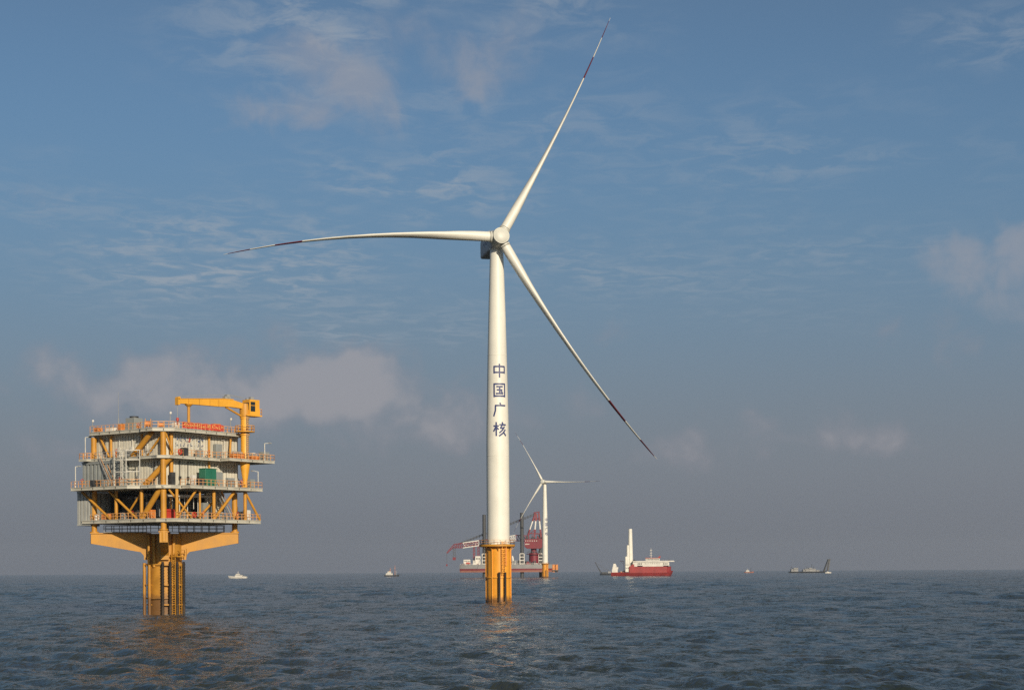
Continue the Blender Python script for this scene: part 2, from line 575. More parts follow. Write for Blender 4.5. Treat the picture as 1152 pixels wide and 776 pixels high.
# ------------------------------------------------------------------ wind turbines
GLYPHS = [
    [[(8, 20), (92, 20)], [(8, 62), (92, 62)], [(10, 16), (10, 70)], [(90, 16), (90, 70)], [(50, 0), (50, 100)]],
    [[(6, 6), (94, 6)], [(9, 3), (9, 100)], [(91, 3), (91, 100)], [(6, 92), (94, 92)], [(26, 25), (74, 25)], [(29, 48), (71, 48)],
     [(22, 74), (78, 74)], [(50, 25), (50, 74)], [(60, 55), (71, 68)]],
    [[(51, 0), (56, 18)], [(14, 21), (96, 21)], [(18, 21), (17, 58)], [(17, 56), (4, 98)]],
    [[(1, 28), (42, 28)], [(22, 0), (22, 100)], [(20, 32), (2, 68)], [(24, 38), (40, 54)], [(66, 0), (72, 15)], [(45, 19), (99, 19)],
     [(68, 20), (52, 44)], [(50, 44), (84, 42)], [(86, 30), (68, 58)], [(68, 57), (44, 78)], [(94, 52), (72, 80)], [(72, 79), (42, 100)], [(76, 70), (98, 98)]],
]


def tower_r(z, zb, zt, rb, rt):
    t = (z - zb) / (zt - zb)
    if t < 0.34:
        return rb
    u = (t - 0.34) / 0.66
    return rb + (rt - rb) * (0.62 * u + 0.38 * u * u)


def blade_mesh(L, B, feather, s=1.0):
    """blade along +Z, prebend along -X (flapwise side when feathered), chord mostly along Y"""
    st = [0, .015, .04, .08, .13, .18, .24, .30, .38, .46, .54, .62, .68, .715, .7151, .76, .815, .8151, .86, .905, .9051, .95, .985, 1.0]
    th = np.interp(st, [0, .04, .10, .18, .30, .5, .75, .95, 1], [2.45, 2.42, 2.25, 1.75, 1.15, .66, .34, .17, .08]) * s
    ch = np.interp(st, [0, .04, .10, .20, .35, .5, .75, .95, 1], [2.45, 2.46, 3.0, 3.6, 2.8, 2.1, 1.25, .65, .22]) * s
    tw = np.interp(st, [0, .1, .3, .6, 1], [13, 13, 7, 2, -1])
    n = 20
    mb = MB()
    vs, fs, mi = [], [], []
    for k, t in enumerate(st):
        a = R(feather + tw[k])
        for i in range(n):
            an = 2 * math.pi * i / n
            cx = math.cos(an)
            # blend circle -> teardrop
            sharp = min(1, max(0, (t - 0.04) / 0.14))
            y = ch[k] * 0.5 * cx + sharp * ch[k] * 0.18
            x = th[k] * 0.5 * math.sin(an) * (1 - sharp * 0.55 * max(0, cx) ** 1.2)
            X = x * math.cos(a) - y * math.sin(a)
            Yy = x * math.sin(a) + y * math.cos(a)
            vs.append((X - B * t ** 2.2, Yy, t * L))
    for k in range(len(st) - 1):
        mid = (st[k] + st[k + 1]) / 2
        mm = 1 if (.715 < mid < .815 or mid > .905) and mid < .992 else 0
        for i in range(n):
            j = (i + 1) % n
            fs.append((k * n + i, k * n + j, (k + 1) * n + j, (k + 1) * n + i))
            mi.append(mm)
    fs.append(tuple((len(st) - 1) * n + i for i in range(n)))
    mi.append(0)
    for f, m_ in zip(fs, mi):
        pass
    mb.v = [Vector(v) for v in vs]
    mb.f = [list(f) for f in fs]
    mb.m = mi
    return mb


def wind_turbine(base, hub, psi, tau, azim, Ls, bends, sc, text_psi, feather, label, group, ztp, detail=True):
    """base = foundation centre at water level, hub = rotor centre (world)"""
    root = empty('wind_turbine', base, 0, label, 'wind turbine', group)
    z_top = hub.z - base.z - 2.35 * sc
    rb, rt, rf = 2.8 * sc, 1.62 * sc, 2.9 * sc
    rel = hub - base
    # foundation
    mb = MB()
    mb.lathe((0, 0, -2), (0, 0, 1), [(0, rf), (ztp + 1.4, rf)], 56)
    mb.build('foundation', M['tpyellow'], root)
    for zz in ((0.75 * sc, 0.12), (6.3 * sc, 0.22)):
        fl = MB()
        fl.lathe((0, 0, zz[0] - 0.14), (0, 0, 1), [(0, rf + 0.02), (0, rf + zz[1]), (0.28, rf + zz[1]), (0.28, rf + 0.02)], 56, caps=False)
        fl.build('flange', M['tpyellow'], root)
    # ring platform and its railing
    rp = 4.4 * sc
    mb = MB()
    mb.lathe((-0.25 * sc, 0, ztp - 0.6), (0, 0, 1), [(0, rf + .05), (0, rp - .25), (0.14, rp), (0.6, rp), (0.6, rb + .05)], 40, caps=False)
    for i in range(12):
        a = 2 * math.pi * i / 12
        e = Vector((math.cos(a), math.sin(a), 0))
        mb.bar(e * (rf - .05) + Vector((0, 0, ztp - 1.7)), e * (rp - .5) + Vector((0, 0, ztp - .55)), .16, .16)
    ring = mb.build('platform', M['yellow'], root)
    mb = MB()
    mb.rail([((rp - .1) * math.cos(2 * math.pi * i / 18) - .25 * sc, (rp - .1) * math.sin(2 * math.pi * i / 18)) for i in range(18)], ztp, 1.1, .05 * sc, 2.5, closed=True)
    mb.build('railing', M['rail'], ring)
    # vertical cable pipes on both flanks
    for a in (R(183), R(-4), R(-120), R(95)):
        e = Vector((math.cos(a), math.sin(a), 0)) * (rf + .16)
        mb = MB()
        mb.tube(e + Vector((0, 0, -2)), e + Vector((0, 0, ztp - .6)), .15 * sc, n=12)
        for zz in (2, 5, 8, 11):
            mb.bar(e * .95 + Vector((0, 0, zz)), e + Vector((0, 0, zz)), .2, .2)
        mb.build('cable_pipe', M['tpyellow'], root)
    # boat landing: two black fenders, ladder with cage
    for a in (R(-86), R(-62)):
        e = Vector((math.cos(a), math.sin(a), 0))
        mb = MB()
        mb.tube(e * (rf + .75) + Vector((0, 0, .3)), e * (rf + .75) + Vector((0, 0, 7.6 * sc)), .27 * sc, n=14)
        for zz in (1.0, 3.8, 6.6):
            mb.bar(e * (rf - .1) + Vector((0, 0, zz * sc)), e * (rf + .7) + Vector((0, 0, zz * sc)), .22, .22, 1)
        mb.build('fender', [M['rubber'], M['tpyellow']], root)
    a = R(-68)
    e = Vector((math.cos(a), math.sin(a), 0))
    t = Vector((-e.y, e.x, 0))
    mb = MB()
    mb.ladder(e * (rf + .55) + Vector((0, 0, 6.8 * sc)), e * (rf + .55) + Vector((0, 0, ztp + .9)), t, .8, .45, .06)
    for i in range(8):
        zz = 7.6 * sc + i * (ztp - 7.6 * sc) / 7.5
        c = e * (rf + .55) + Vector((0, 0, zz))
        for s_ in (-1, 1):
            mb.bar(c + t * .5 * s_, c + t * .5 * s_ + e * .7, .07, .07)
        mb.bar(c + t * .5 + e * .7, c - t * .5 + e * .7, .07, .07)
        mb.bar(e * (rf - .1) + Vector((0, 0, zz)), e * (rf + .5) + Vector((0, 0, zz)), .12, .12)
    for s_ in (-1, 1):
        mb.bar(e * (rf + 1.25) + t * .5 * s_ + Vector((0, 0, 7.6 * sc)), e * (rf + 1.25) + t * .5 * s_ + Vector((0, 0, ztp + .6)), .07, .07)
    mb.build('ladder', M['tpyellow'], root)
    a = R(-52)
    e = Vector((math.cos(a), math.sin(a), 0))
    mb = MB()
    mb.bar(e * (rf + .25) + Vector((0, 0, 9.2 * sc)), e * (rf + .25) + Vector((0, 0, ztp - .6)), .55 * sc, .3 * sc)
    mb.build('cable_tray', M['orange'], root)
    # tower
    mb = MB()
    prof = [(z, tower_r(z, ztp, z_top, rb, rt)) for z in np.linspace(ztp, z_top, 40)]
    mb.lathe((0, 0, 0), (0, 0, 1), prof, 64)
    for zz in (ztp + (z_top - ztp) * .30, ztp + (z_top - ztp) * .64):
        rr = tower_r(zz, ztp, z_top, rb, rt)
        mb.lathe((0, 0, zz - .05), (0, 0, 1), [(0, rr - .02), (0.02, rr + .035), (.12, rr + .035), (.14, rr - .02)], 64, caps=False)
    mb.lathe((0, 0, z_top - .1), (0, 0, 1), [(0, rt), (0, rt + .18 * sc), (.42 * sc, rt + .18 * sc), (.42 * sc, rt * .9)], 48, caps=False)
    tower = mb.build('tower', M['white'], root)
    # four characters down the tower, painted on the curve
    zc0 = 0.56 * (z_top - ztp) + ztp + (3.6 if detail else 1)
    size = 3.45 * sc
    for gi, gl in enumerate(GLYPHS):
        mb = MB()
        ztopc = zc0 - gi * 4.78 * sc
        for si, (p, q) in enumerate(gl):
            p, q = Vector(p), Vector(q)
            d = (q - p).normalized()
            nrm = Vector((-d.y, d.x)) * 5.8
            steps = 10
            for k in range(steps):
                c4 = []
                for tt, sgn in ((k / steps, -1), ((k + 1) / steps, -1), ((k + 1) / steps, 1), (k / steps, 1)):
                    c = p.lerp(q, tt) + nrm * sgn
                    zz = ztopc - c.y / 100 * size
                    rr = tower_r(zz, ztp, z_top, rb, rt) + .018 + .003 * si
                    an = R(-90) + text_psi + (c.x / 100 - .5) * size * .98 / rr
                    c4.append((rr * math.cos(an), rr * math.sin(an), zz))
                mb.add(c4, [(0, 1, 2, 3)])
        mb.build('lettering', M['letter'], tower)
    # nacelle
    yaw = Matrix.Rotation(psi, 3, 'Z')
    n = yaw @ Vector((0, -math.cos(tau), math.sin(tau)))
    nh = yaw @ Vector((0, -1, 0))
    rgt = yaw @ Vector((1, 0, 0))
    mb = MB()
    hw, z0, z1 = 1.8 * sc, z_top - rel.z - .1, 2.2 * sc
    secs = [(-1.7, .82), (-2.4, .96), (-4.0, 1.0), (-12.9, 1.0), (-13.9, .96), (-14.3, .85)]
    vs, fs = [], []
    npt = 20
    for (a_, k_) in secs:
        zc, hh = (z0 + z1) / 2, (z1 - z0) / 2
        for i in range(npt):
            an = 2 * math.pi * (i + .5) / npt
            cx, sy = math.cos(an), math.sin(an)
            pw = .2
            X_ = math.copysign(abs(cx) ** pw, cx) * hw * k_
            Z_ = math.copysign(abs(sy) ** pw, sy) * hh * k_
            v = rel + nh * (-a_ * -1 * sc) + rgt * X_ + Vector((0, 0, zc + Z_ + (a_ + 2) * .055 * sc))
            vs.append(v)
    for k in range(len(secs) - 1):
        for i in range(npt):
            j = (i + 1) % npt
            fs.append((k * npt + i, k * npt + j, (k + 1) * npt + j, (k + 1) * npt + i))
    fs.append(tuple(range(npt)))
    fs.append(tuple((len(secs) - 1) * npt + i for i in range(npt)))
    mb.add(vs, fs)
    nac = mb.build('nacelle', M['nacelle'], root, 40)
    if detail:
        # dark lettering on the nacelle flank (too small to read in the picture)
        mk = MB()
        rnd = random.Random(5)
        for i in range(7):
            for s_ in range(3):
                a0 = -4.2 - i * .95 - rnd.random() * .5
                zc = (z0 + z1) / 2 + .3 - i * .05 + rnd.uniform(-.45, .45)
                for sd in (-1, 1):
                    p = rel + nh * a0 + rgt * sd * (hw * 1.004) + Vector((0, 0, zc + (a0 + 2) * .055))
                    mk.bar(p, p + nh * rnd.uniform(-.5, .1) + Vector((0, 0, rnd.uniform(-.35, .35))), .03, .16)
        mk.build('marking', M['letter'], nac)
    mb = MB()
    q = rel - nh * 10.8 * sc + Vector((0, 0, z1 - .4 * sc))
    mb.tube(q, q + Vector((0, 0, 2.0 * sc)), .06 * sc, n=6)
    mb.bar(q + Vector((0, 0, 1.7 * sc)) - rgt * .6 * sc, q + Vector((0, 0, 1.7 * sc)) + rgt * .6 * sc, .06, .06)
    mb.build('wind_vane', M['steel'], root)
    # hub with flat domed nose
    mb = MB()
    mb.lathe(rel, n, [(-2.3 * sc, 1.9 * sc), (-1.9 * sc, 2.22 * sc), (-.2 * sc, 2.25 * sc), (.9 * sc, 2.12 * sc), (1.5 * sc, 1.98 * sc),
                      (1.58 * sc, 1.93 * sc), (1.62 * sc, 1.86 * sc), (1.86 * sc, 1.3 * sc), (1.96 * sc, .6 * sc), (1.98 * sc, .02)], 48)
    mb.lathe(rel + n * 1.49 * sc, n, [(0, 1.94 * sc), (0, 2.02 * sc), (.10 * sc, 2.0 * sc), (.10 * sc, 1.9 * sc)], 48, caps=False)
    hubo = mb.build('hub', M['hubgrey'], root, 28)
    w = rgt.cross(-n)
    for k, da in enumerate((0, 120, 240)):
        a = R(azim + da)
        e = rgt * math.sin(a) + w * math.cos(a)
        px = rgt * math.cos(a) - w * math.sin(a)      # clockwise sense seen from the front
        bm_ = blade_mesh(Ls[k] - 2.2 * sc, bends[k], feather, sc)
        cone = R(1.0)
        e2 = (e * math.cos(cone) + n * math.sin(cone)).normalized()
        # local x -> px, local y -> along -n (towards the nacelle), local z -> e2
        yy = e2.cross(px).normalized()
        for i, v in enumerate(bm_.v):
            bm_.v[i] = rel + e * 2.2 * sc + px * v.x + yy * v.y + e2 * v.z
        bm_.build('blade', [M['white'], M['bandred']], root, 50)
        cf = MB()
        cf.lathe(rel + e * 2.15 * sc, e, [(0, 1.2 * sc), (0, 1.36 * sc), (.34 * sc, 1.36 * sc), (.34 * sc, 1.2 * sc)], 36, caps=False)
        cf.lathe(rel + e * 2.62 * sc, e, [(0, 1.2 * sc), (0, 1.29 * sc), (.16 * sc, 1.29 * sc), (.16 * sc, 1.2 * sc)], 36, caps=False)
        cf.lathe(rel + e * 2.50 * sc, e, [(0, 1.2 * sc), (0, 1.30 * sc), (.11 * sc, 1.30 * sc), (.11 * sc, 1.2 * sc)], 36, 1, caps=False)
        cf.build('blade_collar', [M['hubgrey'], M['joint']], hubo)
    return root


b1 = at(560.7, 439)
h1 = at(562.5, 435.4, 267)
wind_turbine(b1, h1, R(14), R(8), 30.8, (65.9, 66.2, 67.2), (3.5, 5.5, 8.3), 1.0, R(13), -3,
             'tall white wind turbine on a yellow foundation, nearest the viewer', 'white offshore wind turbines', 14.4)
b2 = at(613.4, 2000)
h2 = at(610.6, 1996, 541.6)
wind_turbine(b2, h2, R(-11), R(6), -27.5, (66.0, 66.0, 66.0), (2.5, 2.5, 3.5), 1.10, R(36), -4,
             'distant white wind turbine beside the red jack-up crane, much smaller in view', 'white offshore wind turbines', 16.0, detail=False)

# ------------------------------------------------------------------ offshore substation
SC0 = Vector((-66.9, 343.0, 0.0))
SROT = R(55.0)
HU = 9.4
ZC, ZM, ZU, ZR = 18.0, 24.2, 29.7, 34.8


def uvw(u, v, z=0):
    c, s = math.cos(SROT), math.sin(SROT)
    x, y = u - HU, v - HU
    return SC0 + Vector((x * c - y * s, x * s + y * c, z))


def on_deck(name, u, v, z, label, cat, group=None):
    return empty(name, uvw(u, v, z), SROT, label, cat, group), (u, v, z)


SUB = empty('offshore_substation', SC0, SROT, 'yellow and cream offshore substation platform of stacked decks on one thick pile', 'offshore platform')
SO = (HU, HU, 0)


def smb():
    return MB(SO)


def substation():
    root = SUB
    vd = Vector((math.cos(-SROT - R(79.0 + 0)), math.sin(-SROT - R(79.0)), 0))   # towards the viewer, local axes
    # world right / toward-viewer directions in local axes
    def loc(wx, wy):
        c, s = math.cos(-SROT), math.sin(-SROT)
        return Vector((HU + wx * c - wy * s, HU + wx * s + wy * c, 0))
    # pile
    mb = smb()
    c0 = Vector((HU, HU, 0))
    mb.lathe(c0 + Vector((0, 0, -2)), (0, 0, 1), [(0, 3.35), (11.2, 3.35), (11.2, 3.5), (11.5, 3.5), (11.5, 3.2), (17.4, 3.2)], 48)
    mb.build('monopile', M['pile'], root)
    for zz in (2.9, 9.4):
        mb = smb()
        mb.lathe(c0 + Vector((0, 0, zz)), (0, 0, 1), [(0, 3.3), (0, 3.75), (.25, 3.75), (.25, 3.3)], 40, caps=False)
        mb.build('ring_frame', M['pile'], root)
    # bracket arms to the four legs
    for (a, b) in ((-1, -1), (1, -1), (1, 1), (-1, 1)):
        e = Vector((a, b, 0)).normalized()
        s_ = Vector((-e.y, e.x, 0))
        mb = smb()
        mb.slab([(2.6, 15.4), (13.9, 15.4), (13.9, 13.55), (4.6, 11.9), (4.0, 11.2), (4.0, 10.4), (2.6, 10.4)], c0, e, (0, 0, 1), s_, 1.5)
        mb.slab([(2.6, 15.42), (14.0, 15.42), (14.0, 15.6), (2.6, 15.6)], c0, e, (0, 0, 1), s_, 1.9)
        mb.build('bracket_arm', M['yellow'], root)
        # leg
        top = {(-1, -1): ZR - .9, (1, -1): ZM - .8, (1, 1): ZR - .9, (-1, 1): ZR - .9}[(a, b)]
        p = c0 + e * 13.3
        mb = smb()
        mb.lathe(p + Vector((0, 0, 13.7 if a + b else 13.5)), (0, 0, 1), [(0, .72), (2.1, .72), (2.1, .84), (2.35, .84), (2.35, .54), (top - 13.6, .54)], 24)
        mb.build('leg', M['yellow'], root)
    # stub columns beside the pile under the arms (cable pipes)
    for (wx, wy, z0, z1, r) in ((-2.6, -2.6, 9.0, 15.2, .30), (-1.5, -3.1, 9.0, 15.2, .28), (2.2, -2.9, 9.0, 15.2, .3)):
        p = loc(wx, wy)
        mb = smb()
        mb.tube(p + Vector((0, 0, z0)), p + Vector((0, 0, z1)), r, n=12)
        mb.build('cable_pipe', M['yellow'], root)
    # boat landing cage
    for (wx, wy) in ((-3.75, -1.4), (-2.45, -3.0)):
        p = loc(wx, wy)
        mb = smb()
        mb.tube(p + Vector((0, 0, -1.5)), p + Vector((0, 0, 9.8)), .30, n=14)
        mb.build('guard_pile', M['pile'], root)
    for (wx, wy) in ((0.35, -4.3), (1.75, -4.1), (3.0, -3.7), (4.1, -2.9)):
        p = loc(wx, wy)
        mb = smb()
        mb.tube(p + Vector((0, 0, -1.5)), p + Vector((0, 0, 10.0)), .25, n=14)
        for i in range(17):
            mb.tube(p + Vector((0, 0, .4 + i * .56)), p + Vector((0, 0, .62 + i * .56)), .31, n=14)
        mb.build('fender', M['rubber'], root)
    mb = smb()
    p = loc(2.35, -4.0)
    sd = loc(1, -.3) - loc(0, 0)
    mb.ladder(p + Vector((0, 0, -.5)), p + Vector((0, 0, 11.8)), sd, .75, .42, .06)
    mb.build('ladder', M['yellow'], root)
    mb = smb()
    p2 = loc(3.55, -3.3)
    mb.ladder(p2 + Vector((0, 0, 0)), p2 + Vector((0, 0, 9.4)), sd, .5, .5, .05)
    mb.build('ladder', M['yellow'], root)
    mb = smb()
    for zz in (1.8, 5.6, 9.4):
        pts = [loc(x, y) + Vector((0, 0, zz)) for x, y in ((-3.75, -1.4), (-2.45, -3.0), (.35, -4.1), (1.75, -3.9), (3.0, -3.5), (4.1, -2.7))]
        for k in (1, 2, 3, 4, 5):
            if zz > 2 or k > 1:
                if k != 2:
                    mb.bar(pts[k - 1], pts[k], .2, .2)
        for q in pts:
            mb.bar(q, Vector((HU, HU, zz)).lerp(q, .6), .18, .18)
    mb.build('cage_frame', M['yellow'], root)
    mb = smb()
    q = loc(2.9, -3.2)
    mb.box(q.x - 1.0, q.x + 1.0, q.y - 1.0, q.y + 1.0, 10.9, 11.1)
    mb.rail([(q.x - 1, q.y - 1), (q.x + 1, q.y - 1), (q.x + 1, q.y + 1)], 11.1, 1.1, .06, 1)
    lp = loc(4.6, -2.6)
    mb.rail([(q.x + .5, q.y - .5), (lp.x, lp.y)], 10.9, 1.6, .06, .8)
    mb.build('access_landing', M['yellow'], root)

    # decks
    def deck(poly, z, h, rail_path, rail_mat, step=3.4, gap=None):
        mb = smb()
        mb.prism(poly, z - .12, z)
        n = len(poly)
        for i in range(n):
            p, q = Vector((*poly[i], 0)), Vector((*poly[(i + 1) % n], 0))
            L = (q - p).length
            d = (q - p).normalized()
            inw = Vector((-d.y, d.x, 0))
            if L < .3:
                continue
            o = inw * .14
            zc = z - .12 - (h - .12) / 2
            mb.bar(p + o + d * .02 + Vector((0, 0, zc)), q + o - d * .02 + Vector((0, 0, zc)), .10, h - .12)
            mb.bar(p + o + Vector((0, 0, z - h)) + d * .03, q + o + Vector((0, 0, z - h)) - d * .03, .34, .1)
            k = int(L / step)
            for j in range(1, k + 1):
                c = p.lerp(q, j / (k + 1)) - inw * .0
                mb.bar(c + inw * .05 + Vector((0, 0, z - .14)), c + inw * .05 + Vector((0, 0, z - h + .06)), .10, .10, 1)
        us = [p[0] for p in poly]
        vs_ = [p[1] for p in poly]
        vlo, vhi = min(vs_) + 3.2, max(vs_) - .5
        ulo, uhi = max(-.8, min(us) + 2.6), min(20.5, max(us) - 2)
        u = ulo
        while u < uhi:
            mb.bar((u, vlo, z - h * .62), (u, vhi, z - h * .62), .22, h * .7)
            u += 2.4
        v = vlo
        while v < vhi:
            mb.bar((ulo, v, z - h * .9), (uhi, v, z - h * .9), .2, h * .5)
            v += 3.1
        d_ = mb.build('deck', [M['deck'], M['joint']], root)
        if rail_path:
            rb = smb()
            for path, mt in rail_path:
                rb.rail(path, z, 1.15, .05, 1.05, mt)
            rb.build('railing', [M['rail'], M['railwhite'], M['railgrey']], d_)
        return d_

    def ccw(poly):
        a = sum(poly[i][0] * poly[(i + 1) % len(poly)][1] - poly[(i + 1) % len(poly)][0] * poly[i][1] for i in range(len(poly)))
        return poly if a > 0 else poly[::-1]
    cel = ccw([(-1.2, 21), (-1.2, .8), (.2, -3), (23, -3), (23, 21)])
    deck(cel, ZC, .62, [([(-1.1, 18.6), (-1.1, 1)], 0), ([(.3, -2.9), (22.9, -2.9), (22.9, 2)], 0)], 0)
    main = ccw([(-3.5, 21.5), (-3.5, 6), (-1.7, 4.4), (-1.7, .3), (.3, -1.7), (3, -1.7), (3, -4), (22.5, -4), (22.5, 21.5)])
    deck(main, ZM, .58, [([(-3.4, 21.4), (-3.4, 6.05), (-1.3, 4.3), (-1.3, .6)], 0), ([(3.1, -1.3), (3.1, -3.9), (22.4, -3.9), (22.4, 3)], 0)], 0)
    mid = ccw([(-1.0, 20.7), (-1.0, 2.2), (-1.5, .2), (.2, -1.6), (13.4, -1.6), (13.4, -4), (26, -4), (26, 4), (21, 6), (21, 20.7)])
    deck(mid, ZU, .5, [([(1.5, -1.5), (13.5, -1.5), (13.5, -3.9), (25.9, -3.9), (25.9, 3)], 0), ([(-.9, 20.6), (-.9, 17.5)], 0), ([(-.9, 17.5), (-.9, 1.7)], 2)], 0)
    roof = ccw([(-.8, 19.2), (-1.0, 5.0), (-1.8, 4.2), (-1.8, 1.0), (1.2, -1.8), (21, -1.2), (21, 19.9), (0, 19.9)])
    deck(roof, ZR, .6, [([(-.75, 19.0), (-.9, 5.0), (-1.7, 4.1), (-1.7, 1.1), (1.25, -1.65), (20.9, -1.1), (20.9, 8)], 0)], 0, step=3.1)
    # left balcony of the middle deck
    mb = smb()
    mb.box(-2.2, -1.02, 18.4, 20.6, ZU - .5, ZU - .05)
    mb.rail([(-1.1, 20.5), (-2.1, 20.5), (-2.1, 18.5), (-1.1, 18.5)], ZU - .05, 1.1, .06, 1.2, 1)
    mb.build('balcony', [M['deck'], M['rail']], root)

    # corrugated walls
    def wall(p, q, z0, z1, mt, name='wall', pitch=.80, depth=.26, rw=.72):
        p, q = Vector((*p, 0)), Vector((*q, 0))
        L = (q - p).length
        d = (q - p).normalized()
        nrm = Vector((d.y, -d.x, 0))      # outward = right of direction
        mb = smb()
        n = round(L / pitch)
        pr = []
        for i in range(n):
            a = L * i / n
            w_ = L / n
            pr += [(a, 0), (a + w_ * rw, 0), (a + w_ * (rw + .04), -depth), (a + w_ * .97, -depth)]
        pr.append((L, 0))
        pts = [p + d * a + nrm * b for a, b in pr]
        vs = [v + Vector((0, 0, z0)) for v in pts] + [v + Vector((0, 0, z1)) for v in pts]
        k = len(pts)
        fs = [(i, i + 1, k + i + 1, k + i) for i in range(k - 1)]
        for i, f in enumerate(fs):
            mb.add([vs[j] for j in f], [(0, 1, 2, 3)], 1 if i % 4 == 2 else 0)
        # backing so the wall has thickness
        b0, b1_ = p - nrm * .4, q - nrm * .4
        mb.add([b0 + Vector((0, 0, z0)), b1_ + Vector((0, 0, z0)), b1_ + Vector((0, 0, z1)), b0 + Vector((0, 0, z1))], [(0, 1, 2, 3)])
        mb.bar(p + nrm * .05 + Vector((0, 0, z1 - .16)), q + nrm * .05 + Vector((0, 0, z1 - .16)), .12, .3)
        mb.bar(p + nrm * .05 + Vector((0, 0, z0 + .14)), q + nrm * .05 + Vector((0, 0, z0 + .14)), .12, .24)
        return mb.build(name, [mt, M['joint']], root)
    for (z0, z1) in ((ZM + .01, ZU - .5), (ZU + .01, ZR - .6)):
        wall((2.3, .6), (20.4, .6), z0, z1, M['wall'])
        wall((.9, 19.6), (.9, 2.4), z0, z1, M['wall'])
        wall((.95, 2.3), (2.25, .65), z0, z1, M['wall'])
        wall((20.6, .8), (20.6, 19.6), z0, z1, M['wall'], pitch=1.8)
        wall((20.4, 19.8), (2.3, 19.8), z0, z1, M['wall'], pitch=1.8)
    wall((-.85, 22.6), (-.85, 18.9), ZC - 1.0, ZM - .6, M['panel'], 'wall', 1.0, .08)
    wall((-.7, 18.8), (4.5, 18.8), ZC, ZM - .82, M['greyblue'], 'wall', 1.3, .08)
    wall((4.5, 22.7), (-.7, 22.7), ZC - 1.0, ZM - .82, M['greyblue'], 'wall', 1.3, .08)
    wall((13.6, 2.6), (18.0, 2.6), ZC, ZM - .9, M['wall'])
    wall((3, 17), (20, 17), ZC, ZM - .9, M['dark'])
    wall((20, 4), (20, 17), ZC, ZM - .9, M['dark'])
    # radiator room on the left of the main deck
    wall((-1.25, 20.6), (-1.25, 10.2), ZM + .02, ZU - .75, M['greyblue'], 'radiator_wall', 1.0, .5, .55)
    wall((-1.1, 10.1), (1.9, 10.1), ZM + .02, ZU - .75, M['greyblue'], 'radiator_wall', 1.1, .3)
    wall((1.9, 20.7), (-1.1, 20.7), ZM + .02, ZU - .75, M['greyblue'], 'radiator_wall', 1.1, .3)
    mb = smb()
    mb.box(-1.4, 2.0, 10.0, 20.8, ZU - .73, ZU - .62)
    mb.build('radiator_roof', M['greyblue'], root)

    # columns
    for (u, v, z0, z1, r) in ((2.2, .15, ZM, ZR - .87, .36), (12.2, .25, ZU, ZR - .9, .24), (12.2, .25, ZM, ZU - .6, .2),
                              (1.0, -2.45, ZC, ZM - .8, .30), (7.0, -2.4, ZC, ZM - .8, .20), (10.6, -2.5, ZC, ZM - .8, .32), (19.1, -2.5, ZC, ZM - .8, .34),
                              (-.55, 12.1, ZC, ZM - .8, .34), (-.6, 5.2, ZC, ZM - .8, .34), (.5, 14.6, ZU, ZR - .85, .26), (.5, 6.2, ZU, ZR - .85, .22),
                              (6, 4, ZC, ZM - .8, .14), (9.0, 3, ZC, ZM - .8, .12), (3.4, 1.6, ZC, ZM - .8, .12), (16.4, 1.0, ZC, ZM - .8, .2)):
        mb = smb()
        mb.tube((u, v, z0), (u, v, z1), r, n=14)
        mb.build('column', M['yellow'], root)
    # braces
    for (p, q, r) in (
            ((-.6, 5.0, ZC + .1), (-.2, .5, ZM - .5), .52), ((-.7, 4.2, ZM + .1), (.8, -.9, ZU - .5), .52), ((-.5, 7.6, ZU + .1), (-.4, 2.6, ZR - .7), .52),
            ((-1, 21, ZM - .8), (-.9, 13.3, ZC + .1), .25), ((-.9, 13.7, ZM - .8), (-.9, 6.2, ZC + .1), .25), ((.6, 6.2, ZM - .9), (.6, 11.2, ZC), .2),
            ((.5, 17.6, ZR - 1.0), (.5, 15.0, ZU + .1), .22), ((.3, 4.6, ZU + .1), (.2, .6, ZR - 1.3), .2), ((.5, -.2, ZR - 1), (2.2, -.3, ZU + .3), .18),
            ((.2, -1.2, ZM - .9), (4.8, -2.5, ZC + .1), .20), ((6.0, -2.5, ZM - .8), (1.0, -2.5, ZC + .1), .22), ((16.2, -2.5, ZM - .8), (10.7, -2.5, ZC + .1), .30),
            ((13.0, -.4, ZM - 2.4), (8.2, -.6, ZC + .1), .22), ((19.3, -2.5, ZM - 1.0), (22.9, -2.8, ZC + .05), .24), ((17.6, -.2, ZR - 1.2), (16.6, -.9, ZU + .1), .2)):
        mb = smb()
        mb.tube(p, q, r, n=14)
        mb.build('brace', M['yellow'], root)
    # white frame and ladder on the left corner of the main deck
    mb = smb()
    fr = [(-3.3, 6.4), (-1.5, 4.7), (-1.4, 9.6), (-3.3, 9.6)]
    for (u, v) in fr:
        mb.bar((u, v, ZM), (u, v, ZU + 1.1), .14, .14)
    for zz in (ZU + 1.1, ZU - .7, ZM + 2.6):
        for i in range(4):
            mb.bar((*fr[i], zz), (*fr[(i + 1) % 4], zz), .12, .12)
    mb.ladder((-3.3, 7.6, ZM), (-3.3, 7.6, ZU + 1), (0, 1, 0), .6, .45, .045)
    mb.build('access_frame', M['railwhite'], root)
    # lamp masts, antenna, boom rest
    for (u, v, z, h, du) in ((23.4, -3.7, ZU, 3.3, 1.2), (21.4, -3.8, ZM, 3.2, -1.2), (-3.2, 20.4, ZM, 4.0, .8), (-.9, 20.2, ZU, 4.2, .9)):
        mb = smb()
        mb.tube((u, v, z), (u, v, z + h), .09, n=8)
        mb.bar((u, v, z + h), (u + du, v - du * .2, z + h + .1), .09, .09)
        mb.box(u + du - .35, u + du + .35, v - du * .2 - .2, v - du * .2 + .2, z + h, z + h + .22, 1)
        mb.build('lamp_post', [M['railwhite'], M['steel']], root)
